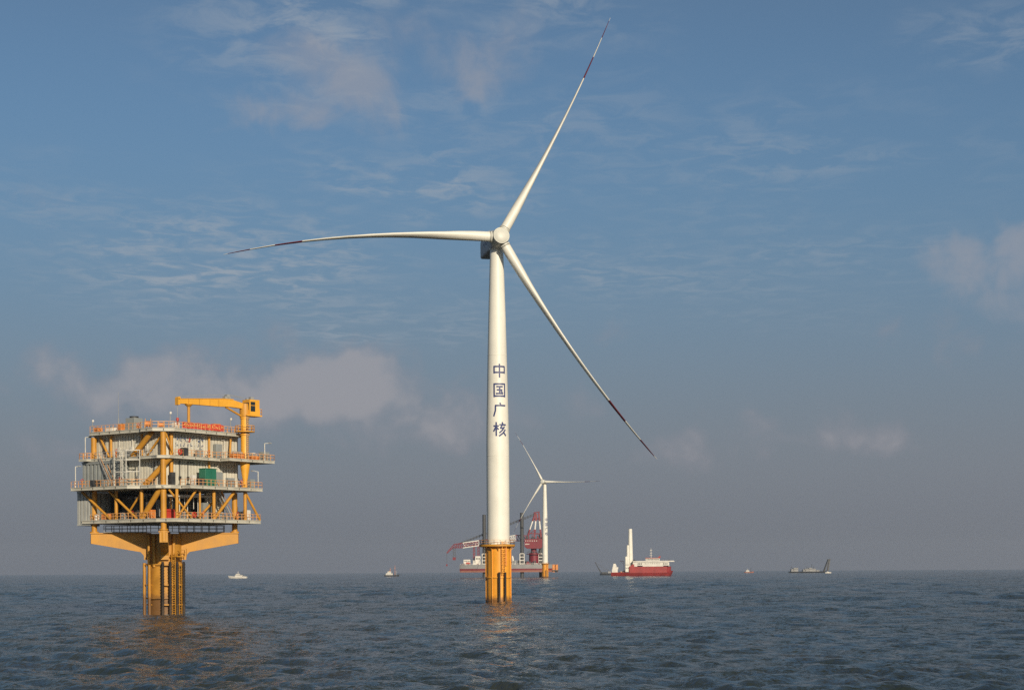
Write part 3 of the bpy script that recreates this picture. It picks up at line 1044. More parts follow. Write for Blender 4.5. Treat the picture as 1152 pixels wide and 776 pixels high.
    for (u, v, h) in ((-.4, 18.7, 2.3), (2.0, 0.2, 3.0), (17.2, -.6, 2.8)):
        mb = smb()
        mb.tube((u, v, ZR), (u, v, ZR + h), .07, n=8)
        mb.lathe((u + .12, v, ZR + h - .35), (0, 0, 1), [(0, .05), (.05, .2), (.4, .22), (.5, .08)], 10, 1)
        mb.build('beacon', [M['steel'], M['shipwhite']], root)
    mb = smb()
    mb.lathe((1.5, 13.6, ZR), (0, 0, 1), [(0, .14), (2.6, .11), (2.6, .06), (7.6, .03)], 10)
    mb.build('antenna', M['steel'], root)
    mb = smb()
    mb.tube((6.0, -.6, ZR), (6.0, -.6, 39.1), .28, n=14)
    mb.lathe((6.0, -.6, 39.05), (0, 0, 1), [(0, .28), (.35, .7), (.5, .75), (.5, .1)], 14)
    mb.build('boom_rest', M['yellow'], root)
    # walkway with grey rails above the arms
    mb = smb()
    for (p, q) in (((.6, 16.8), (7.6, 7.2)), ((7.4, 7.4), (17.2, 1.2)), ((3.5, 19.5), (8, 13)), ((12, 8.4), (19.8, 4))):
        mb.bar((*p, 15.72), (*q, 15.72), .9, .1)
        mb.rail([p, q], 15.75, 1.25, .06, 1.5)
    mb.build('walkway', M['railgrey'], root)
    # cable trays, ducts and pipes crowding the cellar deck
    rnd = random.Random(3)
    for i in range(22):
        v = .8 + rnd.random() * 12
        mb = smb()
        z = ZM - 1.1 - rnd.random() * 1.1
        mb.bar((rnd.uniform(.5, 4), v, z), (rnd.uniform(6, 19), v + rnd.uniform(-.3, .3), z), rnd.uniform(.2, .7), rnd.uniform(.12, .4))
        for k in range(4):
            uu = rnd.uniform(3, 15)
            mb.tube((uu, v, z), (uu, v, ZC + rnd.uniform(0, 2)), .07, n=6)
        mb.build('cable_tray', [M['dark'], M['steel'], M['railwhite']][i % 3], root)
    # pipes and conduits clipped to the walls
    rnd = random.Random(17)
    for (u0, z0, z1) in ((4.6, ZM, ZU - .7), (6.7, ZM, ZU - .9), (17.2, ZM, ZU - .7), (8.7, ZU, ZR - 1.6), (10.0, ZU, ZR - 1.0), (16.4, ZU, ZR - 1.3), (11.6, ZM, ZU - 1.0)):
        mb = smb()
        mb.tube((u0, .38, z0), (u0, .38, z1), .07, n=8)
        mb.bar((u0, .38, z1 - .1), (u0 + rnd.uniform(-1.6, 1.6), .38, z1 - .1), .12, .12)
        mb.box(u0 - .2, u0 + .2, .2, .5, z0 + 1.2, z0 + 1.8)
        mb.build('pipe', M[['steel', 'dark', 'railwhite'][rnd.randrange(3)]], root)
    for (v0, z0, z1) in ((3.2, ZM, ZU - .8), (5.0, ZU, ZR - 1.1), (9.0, ZU, ZR - 1.2), (12.5, ZU, ZR - 1.0), (16.5, ZU, ZR - 1.3), (7.3, ZM, ZU - .8)):
        mb = smb()
        mb.tube((.7, v0, z0), (.7, v0, z1), .08, n=8)
        mb.box(.45, .8, v0 - .3, v0 + .3, z0 + 1.1, z0 + 2.0)
        mb.build('pipe', M[['steel', 'dark', 'railwhite'][rnd.randrange(3)]], root)
    for (p, q) in (((21.4, 1.0, ZM), (21.4, 5.8, ZU)), ((-2.4, 11.0, ZM), (-.9, 16.0, ZU)), ((17.0, -1.0, ZC), (12.6, -1.0, ZM))):
        mb = smb()
        p, q = Vector(p), Vector(q)
        sd = (q - p).cross(Vector((0, 0, 1))).normalized() * .4
        for s_ in (-1, 1):
            mb.bar(p + sd * s_, q + sd * s_, .1, .25)
            mb.bar(p + sd * s_ + Vector((0, 0, 1)), q + sd * s_ + Vector((0, 0, 1)), .08, .08, 1)
        for k in range(22):
            c = p.lerp(q, (k + .5) / 22)
            mb.bar(c - sd, c + sd, .26, .05)
        mb.build('stair', [M['railgrey'], M['rail']], root)
    # small illegible signs on the cream wall
    sg = smb()
    rnd = random.Random(9)
    for row, z, n, sz in ((0, 33.0, 7, .75), (1, 31.9, 8, .42)):
        for i in range(n):
            u0 = 3.5 + i * 1.12 if row == 0 else 3.6 + i * .95
            for s_ in range(4):
                a = Vector((u0 + rnd.uniform(0, sz), .42 - .004 * s_, z + rnd.uniform(-sz / 2, sz / 2)))
                b = a + (Vector((rnd.uniform(.2, .5) * sz * 1.3, 0, 0)) if rnd.random() < .5 else Vector((0, 0, rnd.uniform(.3, .6) * sz * 1.3)))
                sg.bar(a, b, .03, .13 if row == 0 else .09, 1 if (row == 0 and i == 3) else 0)
    sg.build('wall_lettering', [M['bluetext'], M['red']], root)


substation()


def add_box_thing(name, u0, u1, v0, v1, z, h, mt, label, cat, group=None, extra=None):
    t, off = on_deck(name, (u0 + u1) / 2, (v0 + v1) / 2, z, label, cat, group)
    mb = MB(off)
    mb.box(u0, u1, v0, v1, z + .08, z + h)
    body = mb.build('body', M[mt], t, bevel=.04)
    mb = MB(off)
    mb.box(u0 + .06, u1 - .06, v0 + .06, v1 - .06, z, z + .08)
    mb.build('base_frame', M['steel'], t)
    return t, off, body


# green container
t, off, body = add_box_thing('equipment_cabinet', 8.2, 11.1, -2.7, -1.0, ZM, 3.25, 'green', 'large dark green cabinet standing on the main deck', 'cabinet')
mb = MB(off)
for k in range(2):
    mb.box(8.35 + k * 1.4, 9.65 + k * 1.4, -2.74, -2.702, ZM + .25, ZM + 3.0)
mb.build('door', M['green'], body)
mb = MB(off)
mb.box(8.1, 11.2, -2.8, -.9, ZM + 3.26, ZM + 3.36)
mb.build('roof', M['green'], t)
for (nm, u0, u1, v0, v1, z, h, mt, lab) in (
        ('switch_cabinet', 4.4, 5.3, -3.2, -2.5, ZM, 1.9, 'shipwhite', 'narrow white cabinet left of the green cabinet on the main deck'),
        ('switch_cabinet', 12.6, 14.4, -1.2, -.4, ZM, 2.9, 'greyblue', 'tall grey cabinet right of the green cabinet on the main deck'),
        ('switch_cabinet', 15.0, 16.0, -2.9, -2.1, ZM, 1.5, 'shipwhite', 'low white cabinet behind the right railing of the main deck'),
        ('switch_cabinet', 13.4, 15.0, -.5, .35, ZU, 2.8, 'greyblue', 'grey cabinet against the cream wall beside the crane pedestal'),
        ('switch_cabinet', 20.4, 21.6, -1.6, -.6, ZC, 2.0, 'shipwhite', 'white cabinet at the right end of the lowest deck'),
        ('switch_cabinet', 1.3, 2.2, -.9, -.1, ZM, 2.4, 'dark', 'black cabinet behind the near corner leg on the main deck'),
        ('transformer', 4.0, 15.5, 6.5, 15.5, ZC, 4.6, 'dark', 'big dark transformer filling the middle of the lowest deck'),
        ('switch_cabinet', 10.8, 13.0, .4, 1.8, ZC, 3.2, 'greyblue', 'grey cabinet behind the orange braces on the lowest deck'),
        ('roof_cooler', .9, 3.0, 8.6, 11.0, ZR, 2.4, 'greyblue', 'dark grey cooler box standing on the roof'),
        ('roof_cabinet', 1.0, 2.2, 14.8, 16.6, ZR, .9, 'shipwhite', 'low white box left of the antenna on the roof'),
        ('roof_cabinet', .6, 1.8, 12.0, 12.8, ZR, 1.4, 'orange', 'orange box between antenna and dark cooler on the roof'),
        ('winch', 15.2, 18.0, -3.5, -2.2, ZU, 1.0, 'orange', 'long orange winch left of the crane pedestal foot'),
        ('winch', 20.6, 22.4, -3.2, -2.0, ZU, .8, 'orange', 'short orange winch right of the crane pedestal foot'),
        ('generator', 18.8, 20.2, -.8, .6, ZC, 1.7, 'dark', 'dark generator beside the white cabinet on the lowest deck'),
        ('pump_unit', 1.2, 4.0, 1.0, 2.2, ZC, 1.3, 'red', 'bright red pump unit behind the near leg on the lowest deck'),
):
    t, off, body = add_box_thing(nm, u0, u1, v0, v1, z, h, mt, lab, nm.replace('_', ' '))
    mb = MB(off)
    if nm in ('switch_cabinet',):
        mb.box(u0 + .1, u1 - .1, v0 - .04, v0 - .002, z + .2, z + h - .15)
        mb.build('door', M[mt], body)
    elif nm in ('winch',):
        mb.tube((u0 + .2, (v0 + v1) / 2, z + h + .1), (u1 - .2, (v0 + v1) / 2, z + h + .1), .34, n=14)
        mb.build('drum', M['steel'], t)
    elif nm == 'transformer':
        for k in range(12):
            mb.box(u0 + .3 + k * .75, u0 + .55 + k * .75, v0 - .8, v0 - .01, z + .6, z + h - .9)
        mb.build('cooling_fins', M['steel'], t)
    elif nm == 'roof_cooler':
        mb.lathe(((u0 + u1) / 2, (v0 + v1) / 2, z + h), (0, 0, 1), [(0, .85), (.35, .85), (.35, .7), (.1, .6)], 18)
        mb.build('fan_ring', M['dark'], t)
    elif nm == 'pump_unit':
        mb.tube((u0 + .2, v0 + .3, z + h + .25), (u1 - .2, v0 + .3, z + h + .25), .3, n=14)
        mb.build('pump_barrel', M['red'], t)
    elif nm == 'generator':
        mb.tube((u0 + .4, v0 + .4, z + h), (u0 + .4, v0 + .4, z + h + .9), .1, n=10)
        mb.build('exhaust_pipe', M['dark'], t)
    elif nm == 'roof_cabinet':
        mb.bar((u0 + .2, v0 + .2, z + h), (u1 - .2, v1 - .2, z + h + .15), .2, .2)
        mb.build('vent', M['steel'], t)
# small deck boxes and valve stands behind the railings
rnd = random.Random(33)
spots = [(6.2, -3.3, ZM), (17.5, -3.2, ZM), (19.9, -3.4, ZM), (14.2, -3.3, ZM), (-2.8, 19.0, ZM), (-2.9, 15.2, ZM), (-2.8, 12.2, ZM), (-2.7, 8.6, ZM),
         (4.2, -1.2, ZU), (8.2, -1.1, ZU), (10.6, -1.2, ZU), (24.2, -2.8, ZU), (22.9, -1.0, ZU), (-.4, 12.2, ZU), (-.4, 8.8, ZU),
         (3.0, -2.0, ZC), (8.4, -1.9, ZC), (12.4, -2.0, ZC), (14.6, -1.6, ZC), (17.6, -1.9, ZC), (-.2, 15.2, ZC), (-.3, 10.4, ZC), (-.2, 8.2, ZC), (.2, 3.2, ZC),
         (3.6, .4, ZR), (7.4, .6, ZR), (11.6, .6, ZR), (14.6, .8, ZR), (.0, 6.6, ZR), (.2, 17.8, ZR)]
decknm = {ZM: 'main', ZU: 'middle', ZC: 'lowest', ZR: 'roof'}
for i, (u, v, z) in enumerate(spots):
    valve = i % 3 == 1
    lab = ('small valve stand with a round hand wheel among the equipment on the %s deck' if valve else 'small equipment box among the fittings on the %s deck') % decknm[z]
    t, off = on_deck('valve_stand' if valve else 'equipment_box', u, v, z, lab, 'valve' if valve else 'equipment box', ('valve stands, ' if valve else 'small equipment boxes, ') + decknm[z] + ' deck')
    h = rnd.uniform(.8, 1.8)
    mb = MB(off)
    if valve:
        mb.tube((u, v, z), (u, v, z + h), .12, n=8)
        mb.bar((u - .5, v, z + h * .5), (u + .5, v, z + h * .5), .2, .2)
        mb.build('stem', M[['steel', 'orange', 'railwhite'][i % 3 if i % 2 else 1]], t)
        mb = MB(off)
        mb.torus((u, v, z + h), (0, 1, .4), .3, .06, 12, 6)
        mb.build('hand_wheel', M['red'], t)
    else:
        a, b = rnd.uniform(.3, .9), rnd.uniform(.3, .6)
        mt = M[rnd.choice(['greyblue', 'shipwhite', 'dark', 'orange', 'steel', 'greyblue'])]
        mb.box(u - a, u + a, v - b, v + b, z + .1, z + h)
        bd = mb.build('body', mt, t, bevel=.03)
        mb = MB(off)
        mb.box(u - a + .06, u + a - .06, v - b - .03, v - b - .003, z + .25, z + h - .12)
        mb.build('door', mt, bd)
# white drums inside the cellar deck
for i, (u, v, z, r, h, lab) in enumerate(((4.0, 8.2, ZC + 1.5, .55, 1.9, 'upright white drum deep inside the lowest deck'), (-.4, 17.6, ZC, .5, 1.0, 'small pale drum at the left end of the lowest deck'))):
    t, off = on_deck('drum', u, v, ZC, lab, 'drum')
    mb = MB(off)
    mb.lathe((u, v, z), (0, 0, 1), [(0, r * .9), (.1, r), (h - .12, r), (h, r * .85)], 18)
    mb.build('shell', M['shipwhite'], t)
    mb = MB(off)
    if z > ZC:
        mb.tube((u, v, ZC), (u, v, z), .3, n=10)
    else:
        mb.lathe((u, v, h + z), (0, 0, 1), [(0, .2), (.15, .15)], 10)
    mb.build('stand' if z > ZC else 'cap', M['steel'], t)
# cable reels behind the roof railing
for i, (u, v, r, lab) in enumerate(((.6, 4.6, 1.0, 'larger cable reel on the roof at the left of the near corner'), (1.9, 2.4, .75, 'smaller cable reel on the roof at the near corner'))):
    t, off = on_deck('cable_reel', u, v, ZR, lab, 'cable reel')
    mb = MB(off)
    d = Vector((.7, -.7, 0)).normalized()
    c = Vector((u, v, ZR + r))
    for s_ in (-.5, .5):
        mb.torus(c + d * s_, d, r * .93, .07)
        for k in range(3):
            a = k * math.pi / 3
            e = Vector((d.y * math.cos(a), -d.x * math.cos(a), math.sin(a))) * r * .9
            mb.bar(c + d * s_ - e, c + d * s_ + e, .07, .07)
    mb.build('flange', M['rail'], t)
    mb = MB(off)
    mb.tube(c - d * .46, c + d * .46, r * .55, n=16)
    mb.build('core', M['orange'], t)
# life rings
for (u, v, z, lab) in ((2.7, -1.62, ZU + .7, 'orange life ring on the railing at the near corner of the middle deck'), (4.9, -3.05, ZC + .7, 'orange life ring on the railing of the lowest deck')):
    t, off = on_deck('life_ring', u, v, z - .4, lab, 'life ring', 'life rings on the railings')
    mb = MB(off)
    mb.torus((u, v, z), (0, 1, 0), .42, .12)
    mb.build('ring', M['red'], t)
    mb = MB(off)
    for s_ in (-1, 1):
        mb.bar((u - .4, v + .12, z - .4 * s_), (u + .4, v + .12, z + .4 * s_), .08, .08)
    mb.build('bracket', M['orange'], t)
# red banner hung on the roof railing
t, off = on_deck('banner', 9.0, -1.4, ZR, 'long red cloth banner with yellow characters hung along the roof railing', 'banner')
mb = MB(off)
nb = 40
vs, fs = [], []
for i in range(nb + 1):
    u = 3.5 + 11.0 * i / nb
    sag = .10 * math.sin(i * .9) * .3
    for z in (ZR + .12 + sag * .3, ZR + 1.28 + sag):
        for dv in (0, .03):
            vs.append((u, -1.40 + .05 * math.sin(i * 1.3) + dv, z))
for i in range(nb):
    b = i * 4
    fs += [(b, b + 4, b + 6, b + 2), (b + 1, b + 3, b + 7, b + 5), (b, b + 1, b + 5, b + 4), (b + 2, b + 6, b + 7, b + 3)]
mb.add(vs, fs)
cloth = mb.build('cloth', M['banner'], t)
mb = MB(off)
rnd = random.Random(21)
for i in range(17):
    if i in (9,):
        continue
    u0 = 4.0 + i * .6
    for s_ in range(4):
        a = Vector((u0 + rnd.uniform(0, .36), -1.48 - .004 * s_, ZR + rnd.uniform(.36, .95)))
        b = a + (Vector((rnd.uniform(.15, .34), 0, rnd.uniform(-.06, .06))) if rnd.random() < .5 else Vector((rnd.uniform(-.08, .08), 0, rnd.uniform(.2, .42))))
        b.z = min(b.z, ZR + 1.15)
        mb.bar(a, b, .02, .09)
mb.build('lettering', M['goldtext'], cloth)

# pedestal crane
PU, PV = 19.3, -2.35
t, off = on_deck('pedestal_crane', PU, PV, ZM, 'yellow pedestal crane with its long boom laid across the platform roof', 'crane')
mb = MB(off)
mb.lathe((PU, PV, ZM), (0, 0, 1), [(0, .50), (1.5, .50), (4.2, .92), (5.2, .92), (5.55, .80), (10.2, .80), (10.2, .98), (10.5, .98), (10.5, .82), (13.4, .82), (13.4, .95), (13.7, .95), (13.7, .8)], 32)
ped = mb.build('pedestal', M['crane'], t)
mb = MB(off)
mb.lathe((PU, PV, 35.0), (0, 0, 1), [(0, .82), (0, 1.9), (.15, 1.9), (.15, .82)], 24, caps=False)
mb.rail([(PU + 1.85 * math.cos(k * math.pi / 6), PV + 1.85 * math.sin(k * math.pi / 6)) for k in range(12)], 35.15, 1.1, .05, 1, closed=True)
mb.build('ring_walkway', M['crane'], ped)
mb = MB(off)
mb.lathe((PU, PV, 37.9), (0, 0, 1), [(0, .9), (.1, 1.02), (2.0, 1.0), (2.6, .85)], 20)
mb.box(PU - .9, PU + .5, PV - .35, PV + .35, 39.0, 40.4)
mb.build('slewing_column', M['yellow'], t)
mb = MB(off)
mb.box(PU + .15, PU + 2.6, PV - 1.3, PV + .9, 38.35, 41.3)
mb.box(PU - .5, PU + 3.2, PV - 1.35, PV + .95, 38.1, 38.33)
mb.rail([(PU + 2.65, PV - 1.3), (PU + 3.15, PV - 1.3), (PU + 3.15, PV + .9), (PU + 2.65, PV + .9)], 38.33, 1.2, .05, .9)
cab = mb.build('cab', M['crane'], t)
mb = MB(off)
mb.box(PU + .117, PU + .147, PV - 1.1, PV + .6, 39.3, 40.7)
mb.box(PU + .4, PU + 1.5, PV - 1.34, PV - 1.303, 39.0, 40.1)
mb.box(PU + .4, PU + 1.5, PV - 1.34, PV - 1.303, 40.22, 40.85)
mb.build('window', M['glass'], cab)
mb = MB(off)
mb.box(PU + 1.2, PU + 2.0, PV - .4, PV + .3, 41.3, 41.9)
mb.box(PU + .3, PU + .8, PV - .2, PV + .2, 41.3, 41.6)
mb.build('cooler', M['steel'], cab)
mb = MB(off)
mb.slab([(PU + .2, 40.3), (PU - .5, 40.5), (16.0, 41.05), (13.4, 41.0), (3.7, 40.4), (3.45, 40.1), (3.5, 39.5), (4.4, 39.55), (13.2, 39.55), (15.6, 39.65), (PU + .2, 39.45)],
        (0, PV, 0), (1, 0, 0), (0, 0, 1), (0, 1, 0), .85)
mb.slab([(16.2, 41.07), (13.4, 41.02), (3.9, 40.42), (3.9, 40.50), (13.4, 41.12), (16.2, 41.17)], (0, PV, 0), (1, 0, 0), (0, 0, 1), (0, 1, 0), 1.05)
boom = mb.build('boom', M['crane'], t)
mb = MB(off)
mb.box(3.1, 3.55, PV - .5, PV + .5, 39.25, 40.5)
mb.tube((3.4, PV - .5, 40.5), (3.4, PV + .5, 40.5), .3, n=12)
mb.build('boom_head', M['crane'], boom)
mb = MB(off)
mb.box(14.2, 15.6, PV - .4, PV + .4, 41.1, 41.6)
mb.tube((15.0, PV - .45, 41.65), (15.0, PV + .45, 41.65), .35, n=12)
mb.build('hoist_winch', M['steel'], boom)
mb = MB(off)
mb.tube((14.6, PV, 39.6), (PU - .7, PV, 38.0), .2, n=12)
mb.build('boom_strut', M['yellow'], t)
mb = MB(off)
for dv in (-.25, .25):
    mb.bar((PU - .2, PV + dv, 41.6), (15.0, PV + dv, 42.0), .06, .06)
    mb.bar((15.0, PV + dv, 42.0), (3.4, PV + dv, 40.85), .05, .05)
mb.build('luffing_rope', M['steel'], t)
mb = MB(off)
mb.ladder((PU - .2, PV - .95, ZM + 5.6), (PU - .2, PV - 1.0, 38.0), (1, 0, 0), .5, .4, .05)
mb.build('ladder', M['steel'], ped)
mb = MB(off)
for uu in (5.5, 8.0, 10.5, 12.6):
    mb.box(uu, uu + .12, PV - .45, PV + .45, 39.6, 40.5 + (uu - 5.5) * .05)
mb.build('stiffener', M['yellow'], boom)
mb = MB(off)
mb.tube((3.3, PV, 39.3), (3.3, PV, 36.9), .045, n=6)
mb.build('hoist_rope', M['steel'], t)
mb = MB(off)
mb.lathe((3.3, PV, 36.9), (0, 0, -1), [(0, .08), (.1, .26), (.6, .26), (.8, .1)], 12)
mb.torus((3.3, PV, 35.85), (1, 0, 0), .18, .06)
mb.build('hook_block', M['red'], t)
for ch in t.children:                      # slew the upper works so the boom lies on its rest
    if ch.name.split('.')[0] != 'pedestal':
        ch.rotation_euler = (0, 0, R(-7.5))

# ------------------------------------------------------------------ ships
def hull_mesh(mb, L, B, zb, zs, zbow, x0=None, bow=.3, stern=.12, flare=1.1, m=0, rake=None):
    """lofted hull, local x from stern (-L/2) to bow (+L/2)"""
    n = 18
    rake = L * .05 if rake is None else rake
    vs, fs = [], []
    for i in range(n + 1):
        t = i / n
        if t > 1 - bow:
            k = 1 - ((t - (1 - bow)) / bow) ** 2.2
        elif t < stern:
            k = .82 + .18 * (t / stern)
        else:
            k = 1
        k = max(k, .02)
        x = -L / 2 + L * t
        zt = zs + (zbow - zs) * max(0, (t - .45) / .55) ** 2
        xr = rake * max(0, (t - .6) / .4) ** 2
        b = B / 2 * k
        for (yy, zz, xx) in ((-b, zt, x + xr), (-b * .96 / flare, zb + (zt - zb) * .35, x), (-b * .7 / flare, zb, x - xr), (b * .7 / flare, zb, x - xr), (b * .96 / flare, zb + (zt - zb) * .35, x), (b, zt, x + xr)):
            vs.append((xx, yy, zz))
    for i in range(n):
        a, c = i * 6, (i + 1) * 6
        for j in range(5):
            fs.append((a + j, a + j + 1, c + j + 1, c + j))
        fs.append((a + 5, a, c, c + 5))
    fs.append((0, 1, 2, 3, 4, 5))
    fs.append(tuple(n * 6 + j for j in range(6)))
    return mb.add(vs, fs, m)


def windows(mb, x0, x1, y, z0, z1, n, gap=.35):
    w = (x1 - x0) / n
    for i in range(n):
        mb.box(x0 + i * w + w * gap / 2, x0 + (i + 1) * w - w * gap / 2, y - .06, y - .004, z0, z1)
    return mb


# --- red heavy-transport ship with tower sections on deck
D3 = 2450.0
K3 = D3 / 2000.0                   # metres per photo pixel there
c3 = at(722.0, D3)
t = empty('red_ship', c3, R(-4), 'red ship with broad white bridge and tower sections on its aft deck', 'ship')


def px3(px):
    return (px - 722.0) * K3


mb = MB()
hull_mesh(mb, px3(755.5) - px3(687.5), 24, -1.5, 5.0, 7.0, bow=.12, stern=.10, rake=2)
mb.v = [v + Vector(((px3(755.5) + px3(687.5)) / 2, 0, 0)) for v in mb.v]
mb.prism([(px3(708), -12.2), (px3(750), -12.2), (px3(754), -6), (px3(755), 0), (px3(754), 6), (px3(750), 12.2), (px3(708), 12.2)], 4.2, 12.8)
mb.slab([(px3(708), 12.8), (px3(712), 16), (px3(713.5), 16), (px3(713.5), 12.8)], (0, 0, 0), (1, 0, 0), (0, 0, 1), (0, 1, 0), 24)
hull = mb.build('hull', M['shipred'], t)
mb = MB()
mb.box(px3(712), px3(752.6), -11.9, 11.9, 12.85, 19.2)
mb.slab([(px3(712), 19.2), (px3(759), 19.2), (px3(757.5), 20.8), (px3(712), 20.4)], (0, 0, 0), (1, 0, 0), (0, 0, 1), (0, 1, 0), 26)
sup = mb.build('superstructure', M['shipwhite'], t)
mb = MB()
windows(mb, px3(717), px3(722.5), -11.9, 15.8, 17.4, 3)
windows(mb, px3(725), px3(743), -11.9, 16.4, 17.2, 9, .6)
windows(mb, px3(745.5), px3(751), -11.9, 15.8, 17.2, 3)
mb.box(px3(717), px3(723), -12.0, -11.92, 12.6, 14.2)
mb.box(px3(746), px3(752), -12.0, -11.92, 12.9, 14.2)
mb.build('window', M['glass'], sup)
mb = MB()
mb.box(px3(726.5), px3(742), -8, 8, 20.85, 24.0)
br = mb.build('bridge', M['shipwhite'], t)
mb = MB()
windows(mb, px3(727), px3(741.5), -8, 21.7, 23.0, 9, .25)
mb.build('window', M['glass'], br)
mb = MB()
mb.box(px3(726), px3(742.5), -8.6, 8.6, 24.02, 24.9)
mb.slab([(px3(740), 24.9), (px3(742), 27.2), (px3(743.2), 27.2), (px3(743), 24.9)], (0, 0, 0), (1, 0, 0), (0, 0, 1), (0, 1, 0), 4)
mb.build('roof', M['shipred'], br)
mb = MB()
mx = px3(732.5)
mb.tube((mx, 0, 24.9), (mx, 0, 38), .45, .2, 8)
for z in (28.5, 31.5, 35):
    mb.bar((mx - 1.6, 0, z), (mx + 1.6, 0, z), .5, .5)
mb.build('mast', M['shipwhite'], t)
for (pa, pb) in ((711.5, 716), (750.5, 754)):
    mb = MB()
    x0_, x1_ = px3(pa), px3(pb)
    mb.slab([(x0_, 20.5), ((x0_ + x1_) / 2, 22.6), (x1_, 20.6)], (0, -6, 0), (1, 0, 0), (0, 0, 1), (0, 1, 0), 5)
    mb.build('deck_house', M['shipdark'], t)
mb = MB()
mb.box(px3(688.6), px3(695), -9, 9, 5.0, 9.5)
mb.box(px3(689.2), px3(695.6), -8, 8, 9.52, 12.4)
mb.box(px3(689.8), px3(693.6), -7, 7, 12.42, 15.2)
mb.box(px3(690.2), px3(692.8), -6, 6, 15.22, 17)
mb.box(px3(690.3), px3(691.4), -2, 2, 17, 18.2, 1)
mb.build('aft_house', [M['shipwhite'], M['shipdark']], t)
mb = MB()
for i in range(22):
    rr = random.Random(i)
    x0_ = px3(696) + rr.random() * (px3(706) - px3(696))
    mb.box(x0_, x0_ + rr.uniform(.8, 2.2), -10 + rr.random() * 6, -3 + rr.random() * 3, 5.0, 5.4 + rr.random() * 2.6, i % 3)
mb.build('deck_gear', [M['shipgrey'], M['shipdark'], M['orange']], t)
mb = MB()
mb.bar((px3(702), 5, 5), (px3(702), 5, 20), .5, .5)
mb.bar((px3(702), 5, 20), (px3(697.5), 5, 21), .5, .5)
mb.bar((px3(701.5), 5, 17), (px3(697.5), 5, 21), .3, .3)
mb.build('deck_crane', M['cranered'], t)
for (px, y, r0, r1, z1, lab) in ((709.3, -2.0, 3.9, 2.6, 65.0, 'tallest white tower section standing on the red ship'),
                                 (706.5, -8.5, 2.0, 1.8, 42.5, 'middle-height white tower section standing on the red ship'),
                                 (704.5, -10.0, 1.8, 1.6, 27.0, 'shortest white tower section standing on the red ship')):
    p = Matrix.Rotation(R(-4), 3, 'Z') @ Vector((px3(px), y, 5.05)) + c3
    tt = empty('tower_section', p, 0, lab, 'tower section', 'tower sections on the red ship')
    mb = MB()
    mb.lathe((0, 0, .6), (0, 0, 1), [(0, r0), (z1 - 6, r1)], 32)
    mb.build('shell', M['white'], tt)
    mb = MB()
    mb.lathe((0, 0, 0), (0, 0, 1), [(0, r0 + .5), (.6, r0 + .3)], 24)
    mb.build('sea_fastening', M['shipdark'], tt)
    mb = MB()
    for k in range(2):
        mb.box(-.5, .5, -r0 - .05, -r0 + .3, 5 + 4.5 * k, 6.3 + 4.5 * k)
    mb.build('door', M['shipdark'], tt)

# --- dark crane barge behind the red ship
D4 = 3000.0
K4 = D4 / 2000.0
c4 = at(681.5, D4)
t = empty('crane_barge', c4, R(3), 'low dark barge with a raked lattice boom left of the red ship', 'barge')
mb = MB()
hull_mesh(mb, 19, 11, -1.2, 3.0, 3.4, bow=.12, stern=.1, rake=.6)
mb.box(-7, 2, -3, 3, 3.0, 5.0)
mb.build('hull', M['shipdark'], t)
mb = MB()
tip = Vector((-18.2, 0, 22))
ft = Vector((-8.2, 0, 3.2))
for s_ in (-1, 1):
    mb.bar(ft + Vector((0, s_ * 1.4, 0)), tip, .8, .8)
    mb.bar(ft + Vector((1.4, s_ * 1.2, 0)), tip, .45, .45)
for k in range(8):
    a = ft.lerp(tip, k / 8)
    b = (ft + Vector((1.4, 0, 0))).lerp(tip, (k + .6) / 8)
    mb.bar(a, b, .35, .35)
mb.build('boom', M['shipdark'], t)
mb = MB()
mb.bar(tip, (8, 0, 5.5), .32, .32)
mb.bar(tip, (1, 0, 6.5), .2, .2)
mb.build('stay_rope', M['shipdark'], t)
mb = MB()
mb.box(3.5, 8.5, -3, 3, 3, 6.2)
mb.build('winch_house', M['shipgrey'], t)

# --- jack-up installation vessel with the big red crane
D5 = 2130.0
K5 = D5 / 2000.0
c5 = at(568.0, D5)


def px5(px):
    return (px - 568.0) * K5


def z5(py):
    return EYE + (EYP - unroll(568, py)[1]) * K5


t = empty('jackup_vessel', c5, 0, 'grey jack-up vessel raised on dark legs behind the two turbines', 'jack-up vessel')
mb = MB()
zt, zb = z5(634.8), z5(643.3)
mb.prism([(px5(517.5), -19), (px5(521), -21), (px5(614), -21), (px5(621), -15), (px5(621), 15), (px5(614), 21), (px5(521), 21), (px5(517.5), 19)], zb + 4.2, zt)
hull = mb.build('hull', M['shipgrey'], t)
mb = MB()
mb.prism([(px5(517.8), -18.7), (px5(521), -20.6), (px5(614), -20.6), (px5(620.5), -14.6), (px5(620.5), 14.6), (px5(614), 20.6), (px5(521), 20.6), (px5(517.8), 18.7)], zb, zb + 2.4)
mb.build('bottom_paint', M['bottom'], hull)
mb = MB()
mb.prism([(px5(517.6), -18.9), (px5(521), -20.9), (px5(614), -20.9), (px5(620.8), -14.9), (px5(620.8), 14.9), (px5(614), 20.9), (px5(521), 20.9), (px5(517.6), 18.9)], zb + 2.42, zb + 4.18)
mb.build('waterline_band', M['cranered'], hull)
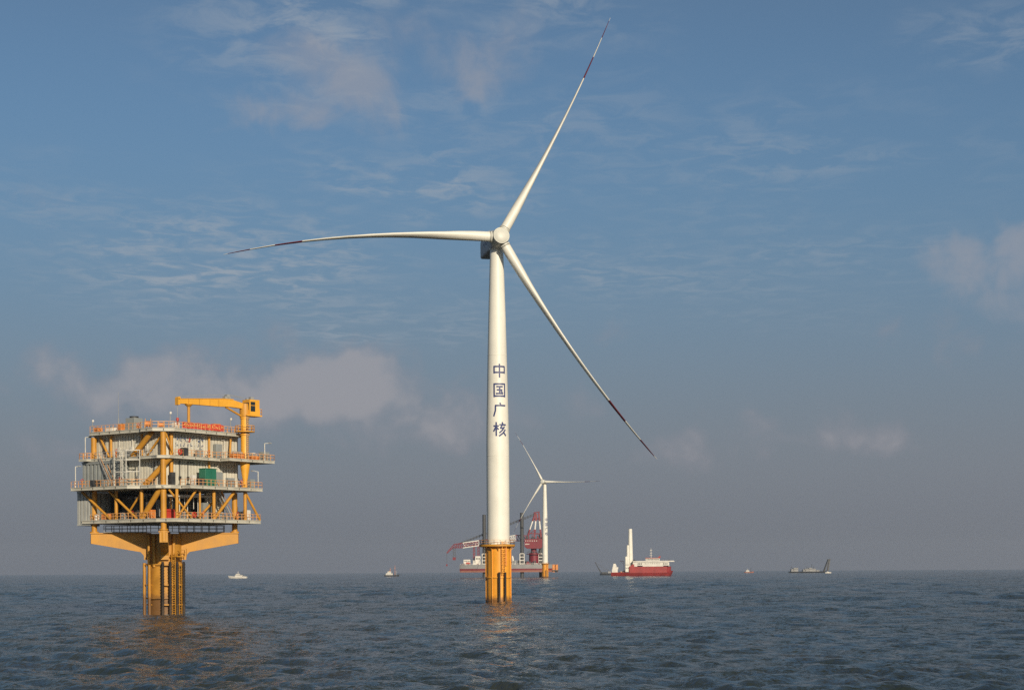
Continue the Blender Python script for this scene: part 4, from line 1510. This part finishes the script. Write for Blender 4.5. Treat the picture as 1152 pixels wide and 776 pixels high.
for (px, y, pyt, r) in ((545.2, -15, 579, 2.1), (587.3, -15, 577, 2.15), (558, 15, 581, 1.95), (608.5, 15, 600, 1.95)):
    mb = MB()
    mb.lathe((px5(px), y, -2), (0, 0, 1), [(0, r), (z5(pyt) + 2, r)], 16)
    for k in range(20):
        mb.box(px5(px) - .5, px5(px) + .5, y - r - .12, y - r + .1, zt + 4 + k * 2.6, zt + 5.2 + k * 2.6)
    mb.build('leg', M['legsteel'], t)
    mb = MB()
    jx = px5(px)
    for (sx, sy) in ((-1, -1), (1, -1), (1, 1), (-1, 1)):
        mb.box(jx + sx * 2.5 - .45, jx + sx * 2.5 + .45, y + sy * 2.5 - .45, y + sy * 2.5 + .45, zt, zt + 13)
    for k in range(4):
        z = zt + .4 + k * 4
        for s_ in (-1, 1):
            mb.box(jx - 2.9, jx + 2.9, y + s_ * 2.5 - .4, y + s_ * 2.5 + .4, z, z + .9)
            mb.box(jx + s_ * 2.5 - .4, jx + s_ * 2.5 + .4, y - 2.9, y + 2.9, z, z + .9)
    mb.build('jacking_frame', M['shipwhite'], t)
for (pa, pb, y0, y1, py, mt) in ((522, 529.5, -17, -6, 629, 'shipwhite'), (532.5, 536, -17, -8, 630, 'shipwhite'), (535, 541, -14, -2, 625.2, 'shipwhite'), (548, 560, -8, 6, 628, 'shipwhite'), (570, 576, -12, 0, 631.5, 'shipgrey')):
    mb = MB()
    mb.box(px5(pa), px5(pb), y0, y1, zt, z5(py))
    dh = mb.build('deckhouse', M[mt], t)
    mb = MB()
    windows(mb, px5(pa) + .6, px5(pb) - .6, y0, zt + (z5(py) - zt) * .6, zt + (z5(py) - zt) * .8, max(2, int(pb - pa) // 2), .5)
    mb.build('window', M['glass'], dh)
mb = MB()
rr = random.Random(4)
for i in range(40):
    x = px5(519) + rr.random() * (px5(612) - px5(519))
    mb.box(x, x + rr.uniform(.8, 3), -19 + rr.random() * 3, -15 + rr.random() * 3, zt, zt + rr.uniform(.6, 2.4), i % 4)
mb.rail([(px5(518.5), -18.6), (px5(521), -20.6), (px5(613), -20.6)], zt, 1.2, .1, 3, 1)
mb.build('deck_gear', [M['shipgrey'], M['shipwhite'], M['shipdark'], M['cranered']], t)
# main crane: pedestal, house, A-frame, boom laid to the left, pendant lines
mb = MB()
cx_ = px5(600.5)
cy_ = -3.0
mb.lathe((cx_, cy_, zt), (0, 0, 1), [(0, 5.9), (z5(622) - zt, 5.6)], 32)
mb.lathe((cx_, cy_, z5(623.6)), (0, 0, 1), [(0, 5.6), (0, 8.6), (.8, 8.6), (.8, 5.6)], 32, caps=False)
mb.lathe((cx_, cy_, z5(622)), (0, 0, 1), [(0, 3.4), (z5(616) - z5(622), 3.4)], 24)
mb.build('crane_pedestal', M['cranered'], t)
mb = MB()
mb.slab([(px5(590.2), z5(614.8)), (px5(590.2), z5(606.3)), (px5(612.5), z5(605.8)), (px5(612.5), z5(613.5)), (px5(608), z5(617)), (px5(593.5), z5(617))], (0, cy_, 0), (1, 0, 0), (0, 0, 1), (0, 1, 0), 15)
house = mb.build('crane_house', M['cranered'], t)
mb = MB()
rr = random.Random(8)
for i in range(4):
    mb.bar((px5(591) + i * 1.3, cy_ - 7.58, z5(612.5)), (px5(591.8) + i * 1.3, cy_ - 7.58, z5(612.5) + 1.0), .08, .7)
for i in range(6):
    mb.box(px5(591) + i * 2.6, px5(592) + i * 2.6, cy_ - 7.62, cy_ - 7.505, z5(608.8), z5(608.0))
mb.build('house_marking', M['shipwhite'], house)
mb = MB()
for i in range(9):
    x = px5(593) + i * 1.9
    mb.box(x, x + 1.0, cy_ - 5.5 + (i % 3), cy_ - 4 + (i % 3), z5(622), z5(622) + 1.6 + (i % 2) * 1.2)
mb.build('slewing_gear', M['shipdark'], t)
mb = MB()
ap = Vector((px5(604.2), cy_, z5(577.5)))
for s_ in (-1, 1):
    y = cy_ + s_ * 5.5
    yt_ = cy_ + s_ * 2.2
    for (pb_, pt_, r) in ((592.8, 602.2, .75), (601.2, 603.8, .85), (609, 606.5, .85)):
        p, q = Vector((px5(pb_), y, z5(605.5))), Vector((px5(pt_), yt_, z5(578)))
        mb.bar(p, p.lerp(q, .36), r * 2.3, r * 2.3)
        mb.bar(p.lerp(q, .36), p.lerp(q, .70), r * 1.7, r * 1.7, 1)
        mb.bar(p.lerp(q, .70), q, r * 2.3, r * 2.3)
    mb.bar((px5(594.5), y, z5(600)), (px5(609), y, z5(600.5)), 1.0, 1.0)
    mb.bar((px5(592), y, z5(604)), (px5(601.5), y, z5(596)), .7, .7)
for (pp, py) in ((602.2, 577.6), (606.5, 577.6), (600, 584), (606.6, 584)):
    mb.bar((px5(pp), cy_ - 3, z5(py)), (px5(pp), cy_ + 3, z5(py)), 1.5, 1.5)
mb.bar((px5(600.5), cy_, z5(577)), (px5(607.5), cy_, z5(575.8)), 3.5, 1.2)
mb.bar((px5(599.5), cy_, z5(584)), (px5(607), cy_, z5(583.5)), 4.0, 1.6)
mb.build('a_frame', [M['cranered'], M['shipwhite']], t)
mb = MB()
rr = random.Random(12)
for i in range(26):
    x = px5(591) + rr.random() * (px5(610) - px5(591))
    z0 = z5(606) if i < 14 else z5(634.8)
    mb.box(x, x + rr.uniform(1, 3), cy_ - 9 + rr.random() * 3, cy_ - 5, z0, z0 + rr.uniform(1, 4.5), i % 2)
mb.rail([(px5(591), cy_ - 7.4), (px5(612), cy_ - 7.4)], z5(606), 1.4, .14, 2.5)
mb.build('crane_machinery', [M['shipdark'], M['cranered']], t)
mb = MB()
for i in range(34):
    x = px5(541) + rr.random() * (px5(592) - px5(541))
    mb.box(x, x + rr.uniform(1, 4), -16 + rr.random() * 12, -3 + rr.random() * 8, zt, zt + rr.uniform(1.5, 5.5), i % 3)
mb.build('deck_cargo', [M['shipdark'], M['shipgrey'], M['steel']], t)
# boom
mb = MB()


def chord(p0, p1, d0, d1, n, m, w=3.0, r=.42):
    """lattice between two stations (px,py of the mid line, depth)"""
    P0, P1 = Vector((px5(p0[0]), cy_, z5(p0[1]))), Vector((px5(p1[0]), cy_, z5(p1[1])))
    cs = []
    for sy in (-1, 1):
        for sz in (-1, 1):
            a = P0 + Vector((0, sy * w, sz * d0 / 2))
            b = P1 + Vector((0, sy * w, sz * d1 / 2))
            mb.bar(a, b, r * 2, r * 2, m)
            cs.append((a, b))
    for k in range(n):
        for (i, j) in ((0, 1), (2, 3), (0, 2), (1, 3)):
            a = cs[i][0].lerp(cs[i][1], k / n)
            b = cs[j][0].lerp(cs[j][1], (k + 1) / n)
            mb.bar(a, b, r * 1.3, r * 1.3, m)
            a = cs[j][0].lerp(cs[j][1], k / n)
            mb.bar(cs[i][0].lerp(cs[i][1], k / n), a, r * 1.3, r * 1.3, m)


chord((592, 605.5), (580, 605.0), 6.5, 6.5, 4, 0)
chord((580, 605.0), (573.5, 606.0), 6.5, 6.5, 3, 1)
chord((573.5, 606), (539, 610.5), 6.5, 6.0, 9, 0)
chord((539, 610.5), (521, 613), 6.2, 6.0, 5, 1, r=.45)
chord((538, 610.7), (522, 612.8), 3.0, 3.0, 5, 0, r=.45)
chord((521, 613), (511, 613.6), 5.5, 4.2, 4, 0)
chord((511, 613.2), (502.8, 621.5), 3.4, 1.2, 4, 0, 2.0, .32)
mb.build('boom', [M['cranered'], M['shipwhite']], t)
mb = MB()
for s_ in (-1, 1):
    p, q = Vector((px5(603), cy_ + s_ * 2.2, z5(577.5))), Vector((px5(513), cy_ + s_ * 2.5, z5(612.2)))
    mb.bar(p, q, .5, .5)
    mb.bar(p + Vector((0, 0, -1.6)), q + Vector((4, 0, .6)), .5, .5)
    for k in range(26):
        a = p.lerp(q, .03 + k / 28)
        mb.bar(a + Vector((0, 0, .7)), a + Vector((.6, 0, -2.0)), 1.2, .9)
mb.build('pendant_line', M['shipdark'], t)
for (px, p0, p1, r) in ((511.2, 614.5, 628, .9), (502.8, 622, 634, .16)):
    mb = MB()
    if px > 505:
        for s_ in (-1, 1):
            mb.bar((px5(px) + s_ * 1.2, cy_, z5(p0)), (px5(px) + s_ * 1.2, cy_, z5(p1)), .55, .55)
        for k in range(5):
            z = z5(p0) + (z5(p1) - z5(p0)) * k / 5
            mb.bar((px5(px) - 1.2, cy_, z), (px5(px) + 1.2, cy_, z - 2), .4, .4)
        mb.box(px5(px) - 1.9, px5(px) + 1.9, cy_ - 1, cy_ + 1, z5(p1) - 1.5, z5(p1) + 1.8, 1)
    else:
        mb.bar((px5(px), cy_, z5(p0)), (px5(px), cy_, z5(p1)), .3, .3)
        mb.box(px5(px) - .9, px5(px) + .9, cy_ - .8, cy_ + .8, z5(p1) - 2.2, z5(p1), 1)
    mb.build('hook_block', [M['legsteel'], M['cranered']], t)
for px in (533.5, 538.5):
    mb = MB()
    for s_ in (-1, 1):
        mb.bar((px5(px) - .9, cy_ + s_ * 3, zt), (px5(px) - .9, cy_ + s_ * 2, z5(613.5)), .7, .7)
        mb.bar((px5(px) + .9, cy_ + s_ * 3, zt), (px5(px) + .9, cy_ + s_ * 2, z5(613.5)), .7, .7)
        for k in range(6):
            z = zt + (z5(613.5) - zt) * k / 6
            mb.bar((px5(px) - .9, cy_ + s_ * 2.6, z), (px5(px) + .9, cy_ + s_ * 2.6, z + 3), .5, .5)
    mb.build('boom_rest', M['cranered'], t)
mb = MB()
mb.lathe((px5(577.6), -12, zt + .5), (.10, 0, 1) if False else (-.12, 0, 1), [(0, .6), (1, 1.2), (8, 1.3), (10, .6)], 14)
mb.build('deck_tank', M['shipwhite'], t)
# lifeboat on its davit at the left end
lb = empty('lifeboat', c5 + Vector((px5(527), -18.4, zt + .6)), 0, 'small orange-red lifeboat slung at the left end of the jack-up vessel', 'lifeboat')
mb = MB()
hull_mesh(mb, 5.4, 2.4, 0, 1.3, 1.6, bow=.4, stern=.3, rake=.3)
mb.build('hull', M['red'], lb)
mb = MB()
mb.lathe((-2.2, 0, 1.3), (1, 0, 0), [(0, .3), (.6, 1.0), (3.4, 1.0), (4.4, .2)], 14)
mb.build('canopy', M['red'], lb)
mb = MB()
for s_ in (-1.8, 1.8):
    mb.bar((s_, 1.4, -.6), (s_, 1.2, 3.6), .3, .3)
    mb.bar((s_, 1.2, 3.6), (s_, 0, 3.4), .3, .3)
mb.build('davit', M['shipwhite'], lb)
# orange foundation pieces standing at the right end of the jack-up deck
for (px, y, r, lab) in ((622.4, -9, 1.9, 'left one of two orange steel cylinders at the right end of the jack-up vessel'), (626.0, -4, 1.8, 'right one of two orange steel cylinders at the right end of the jack-up vessel')):
    z0 = z5(643.5)
    tt = empty('foundation_piece', c5 + Vector((px5(px), y, z0)), 0, lab, 'steel cylinder', 'orange steel cylinders on the jack-up vessel')
    mb = MB()
    mb.lathe((0, 0, 0), (0, 0, 1), [(0, r), (z5(635) - z0, r)], 20)
    mb.build('shell', M['tpfar'], tt)
    mb = MB()
    for k in (.2, .55, .95):
        mb.lathe((0, 0, (z5(635) - z0) * k), (0, 0, 1), [(0, r), (0, r + .3), (.5, r + .3), (.5, r)], 20, caps=False)
    mb.build('flange', M['tpfar'], tt)
mb = MB()
mb.box(px5(614), px5(628), -12, -1, zb + 1, zb + 2.4)
mb.build('stern_rack', M['legsteel'], t)


# --- small vessels
def small_boat(name, px, D, L, B, freeb, bowh, hullm, house, masts, rz, label, cat, extra=None):
    t = empty(name, at(px, D), rz, label, cat)
    mb = MB()
    hull_mesh(mb, L, B, -.8, freeb, bowh, bow=.45, stern=.15)
    mb.build('hull', M[hullm], t)
    for (x0, x1, hb, z0, z1, mt) in house:
        mb = MB()
        mb.slab([(x0, z0), (x1, z0), (x1 - (z1 - z0) * .15, z1), (x0 + (z1 - z0) * .1, z1)], (0, 0, 0), (1, 0, 0), (0, 0, 1), (0, 1, 0), hb)
        hs = mb.build('cabin', M[mt], t, bevel=.08)
        mb = MB()
        for s_ in (-1, 1):
            n = max(2, int((x1 - x0) / 1.4))
            for i in range(n):
                a = x0 + .4 + (x1 - x0 - .8) * i / n
                mb.box(a, a + .8, s_ * hb / 2 - .04, s_ * hb / 2 + .04, z0 + (z1 - z0) * .5, z0 + (z1 - z0) * .8)
        mb.build('window', M['glass'], hs)
    for (x, z0, z1, r, mt) in masts:
        mb = MB()
        mb.tube((x, 0, z0), (x, 0, z1), r, r * .6, 8)
        mb.bar((x - .9, 0, z0 + (z1 - z0) * .7), (x + .9, 0, z0 + (z1 - z0) * .7), r * 1.2, r * 1.2)
        mb.build('mast', M[mt], t)
    return t


k = 1.2
small_boat('patrol_boat', 267.5, 2400, 25, 6.5, 2.4, 3.6, 'shipwhite',
           [(-6.5, 3.5, 5, 2.3, 4.6, 'shipwhite'), (-2.5, 2, 4, 4.6, 6.2, 'shipwhite'), (-9.8, -7, 4, 2.3, 3.6, 'shipgrey')],
           [(-.5, 6.2, 9.6, .28, 'shipwhite'), (-6.5, 4.6, 6.6, .2, 'shipdark')], R(172),
           'small white patrol boat nearest the platform on the left horizon', 'patrol boat')
small_boat('tugboat', 440.5, 2900, 24, 7, 2.3, 3.4, 'shipdark',
           [(-9.5, 2.0, 5.5, 2.3, 5.2, 'shipwhite'), (-7, -.5, 4.5, 5.2, 8.0, 'shipwhite'), (-4, -2, 2, 8.0, 9.2, 'orange')],
           [(-2.0, 8.0, 13.5, .30, 'orange'), (5.5, 2.5, 18, .32, 'orange'), (7.5, 2.5, 9, .2, 'shipwhite')], R(4),
           'dark-hulled tug with white cabin and thin orange masts on the left horizon', 'tugboat')
small_boat('fishing_boat', 842.5, 4300, 23, 6, 2.4, 3.6, 'bottom',
           [(-8, 1, 5, 2.0, 6.0, 'shipwhite'), (-5.5, -1.5, 4, 6.0, 7.6, 'shipgrey')],
           [(4.5, 2, 13, .5, 'shipdark'), (-3, 7.6, 10, .3, 'shipwhite')], R(5),
           'faint reddish fishing boat right of the red ship', 'fishing boat')
# dredging barge with an A-frame at its right end
D6 = 3900.0
K6 = D6 / 2000.0
c6 = at(908.0, D6)
t = empty('work_barge', c6, R(2), 'long low work barge with a tall raked frame at its right end', 'barge')
mb = MB()
hull_mesh(mb, 80, 16, -1, 3.0, 3.4, bow=.06, stern=.06, rake=1)
mb.build('hull', M['shipdark'], t)
for (x0, x1, z1, mt) in ((-36, -30, 8.5, 'shipgrey'), (-31, -21, 11.0, 'shipgrey'), (-10, -4, 7.5, 'shipgrey'), (-6, 4, 9, 'shipgrey'), (3, 10, 11, 'shipgrey'), (9, 18, 9, 'shipgrey'), (19, 26, 6, 'shipgrey')):
    mb = MB()
    mb.box(x0, x1, -6, 6, 3.1, z1)
    dh = mb.build('deckhouse', M[mt], t)
    mb = MB()
    windows(mb, x0 + .6, x1 - .6, -6, 3.1 + (z1 - 3.1) * .55, 3.1 + (z1 - 3.1) * .8, max(2, int((x1 - x0) / 2)), .5)
    mb.build('window', M['glass'], dh)
mb = MB()
for (x, z1) in ((-35, 14), (-22, 13), (10, 19), (14, 14), (-1, 13)):
    mb.tube((x, 0, 6), (x, 0, z1), .45, .3, 8)
    mb.bar((x, 0, z1), (x + 4, 0, z1 - 4), .35, .35)
mb.build('mast', M['shipdark'], t)
mb = MB()
for s_ in (-1, 1):
    mb.bar((37, s_ * 5, 3), (47, s_ * 3.5, 29), 2.2, 2.2)
    mb.bar((45.5, s_ * 5, 5), (50, s_ * 3.5, 29.5), 1.9, 1.9)
    mb.bar((41.0, s_ * 4.6, 14), (47.5, s_ * 4.6, 14), 1.0, 1.0)
    mb.bar((44, s_ * 4, 22), (48.7, s_ * 4, 22), .9, .9)
    mb.bar((46, s_ * 3.5, 29), (51.5, s_ * 3.5, 29.5), 1.4, 1.4)
mb.bar((47, -3.5, 29), (47, 3.5, 29), 1.4, 1.4)
mb.bar((50, -3.5, 29), (50, 3.5, 29), 1.4, 1.4)
mb.bar((37, -5, 4), (47, 5, 4), 2, 1.5)
mb.build('a_frame', M['shipdark'], t)
small_boat('speedboat', 931.5, 3500, 12.5, 3.6, 1.6, 2.2, 'shipwhite', [(-3, 2, 2.8, 1.6, 2.9, 'shipwhite')], [(-1, 2.9, 4.2, .15, 'shipwhite')], R(6),
           'tiny white boat below the raked frame of the work barge', 'motorboat')
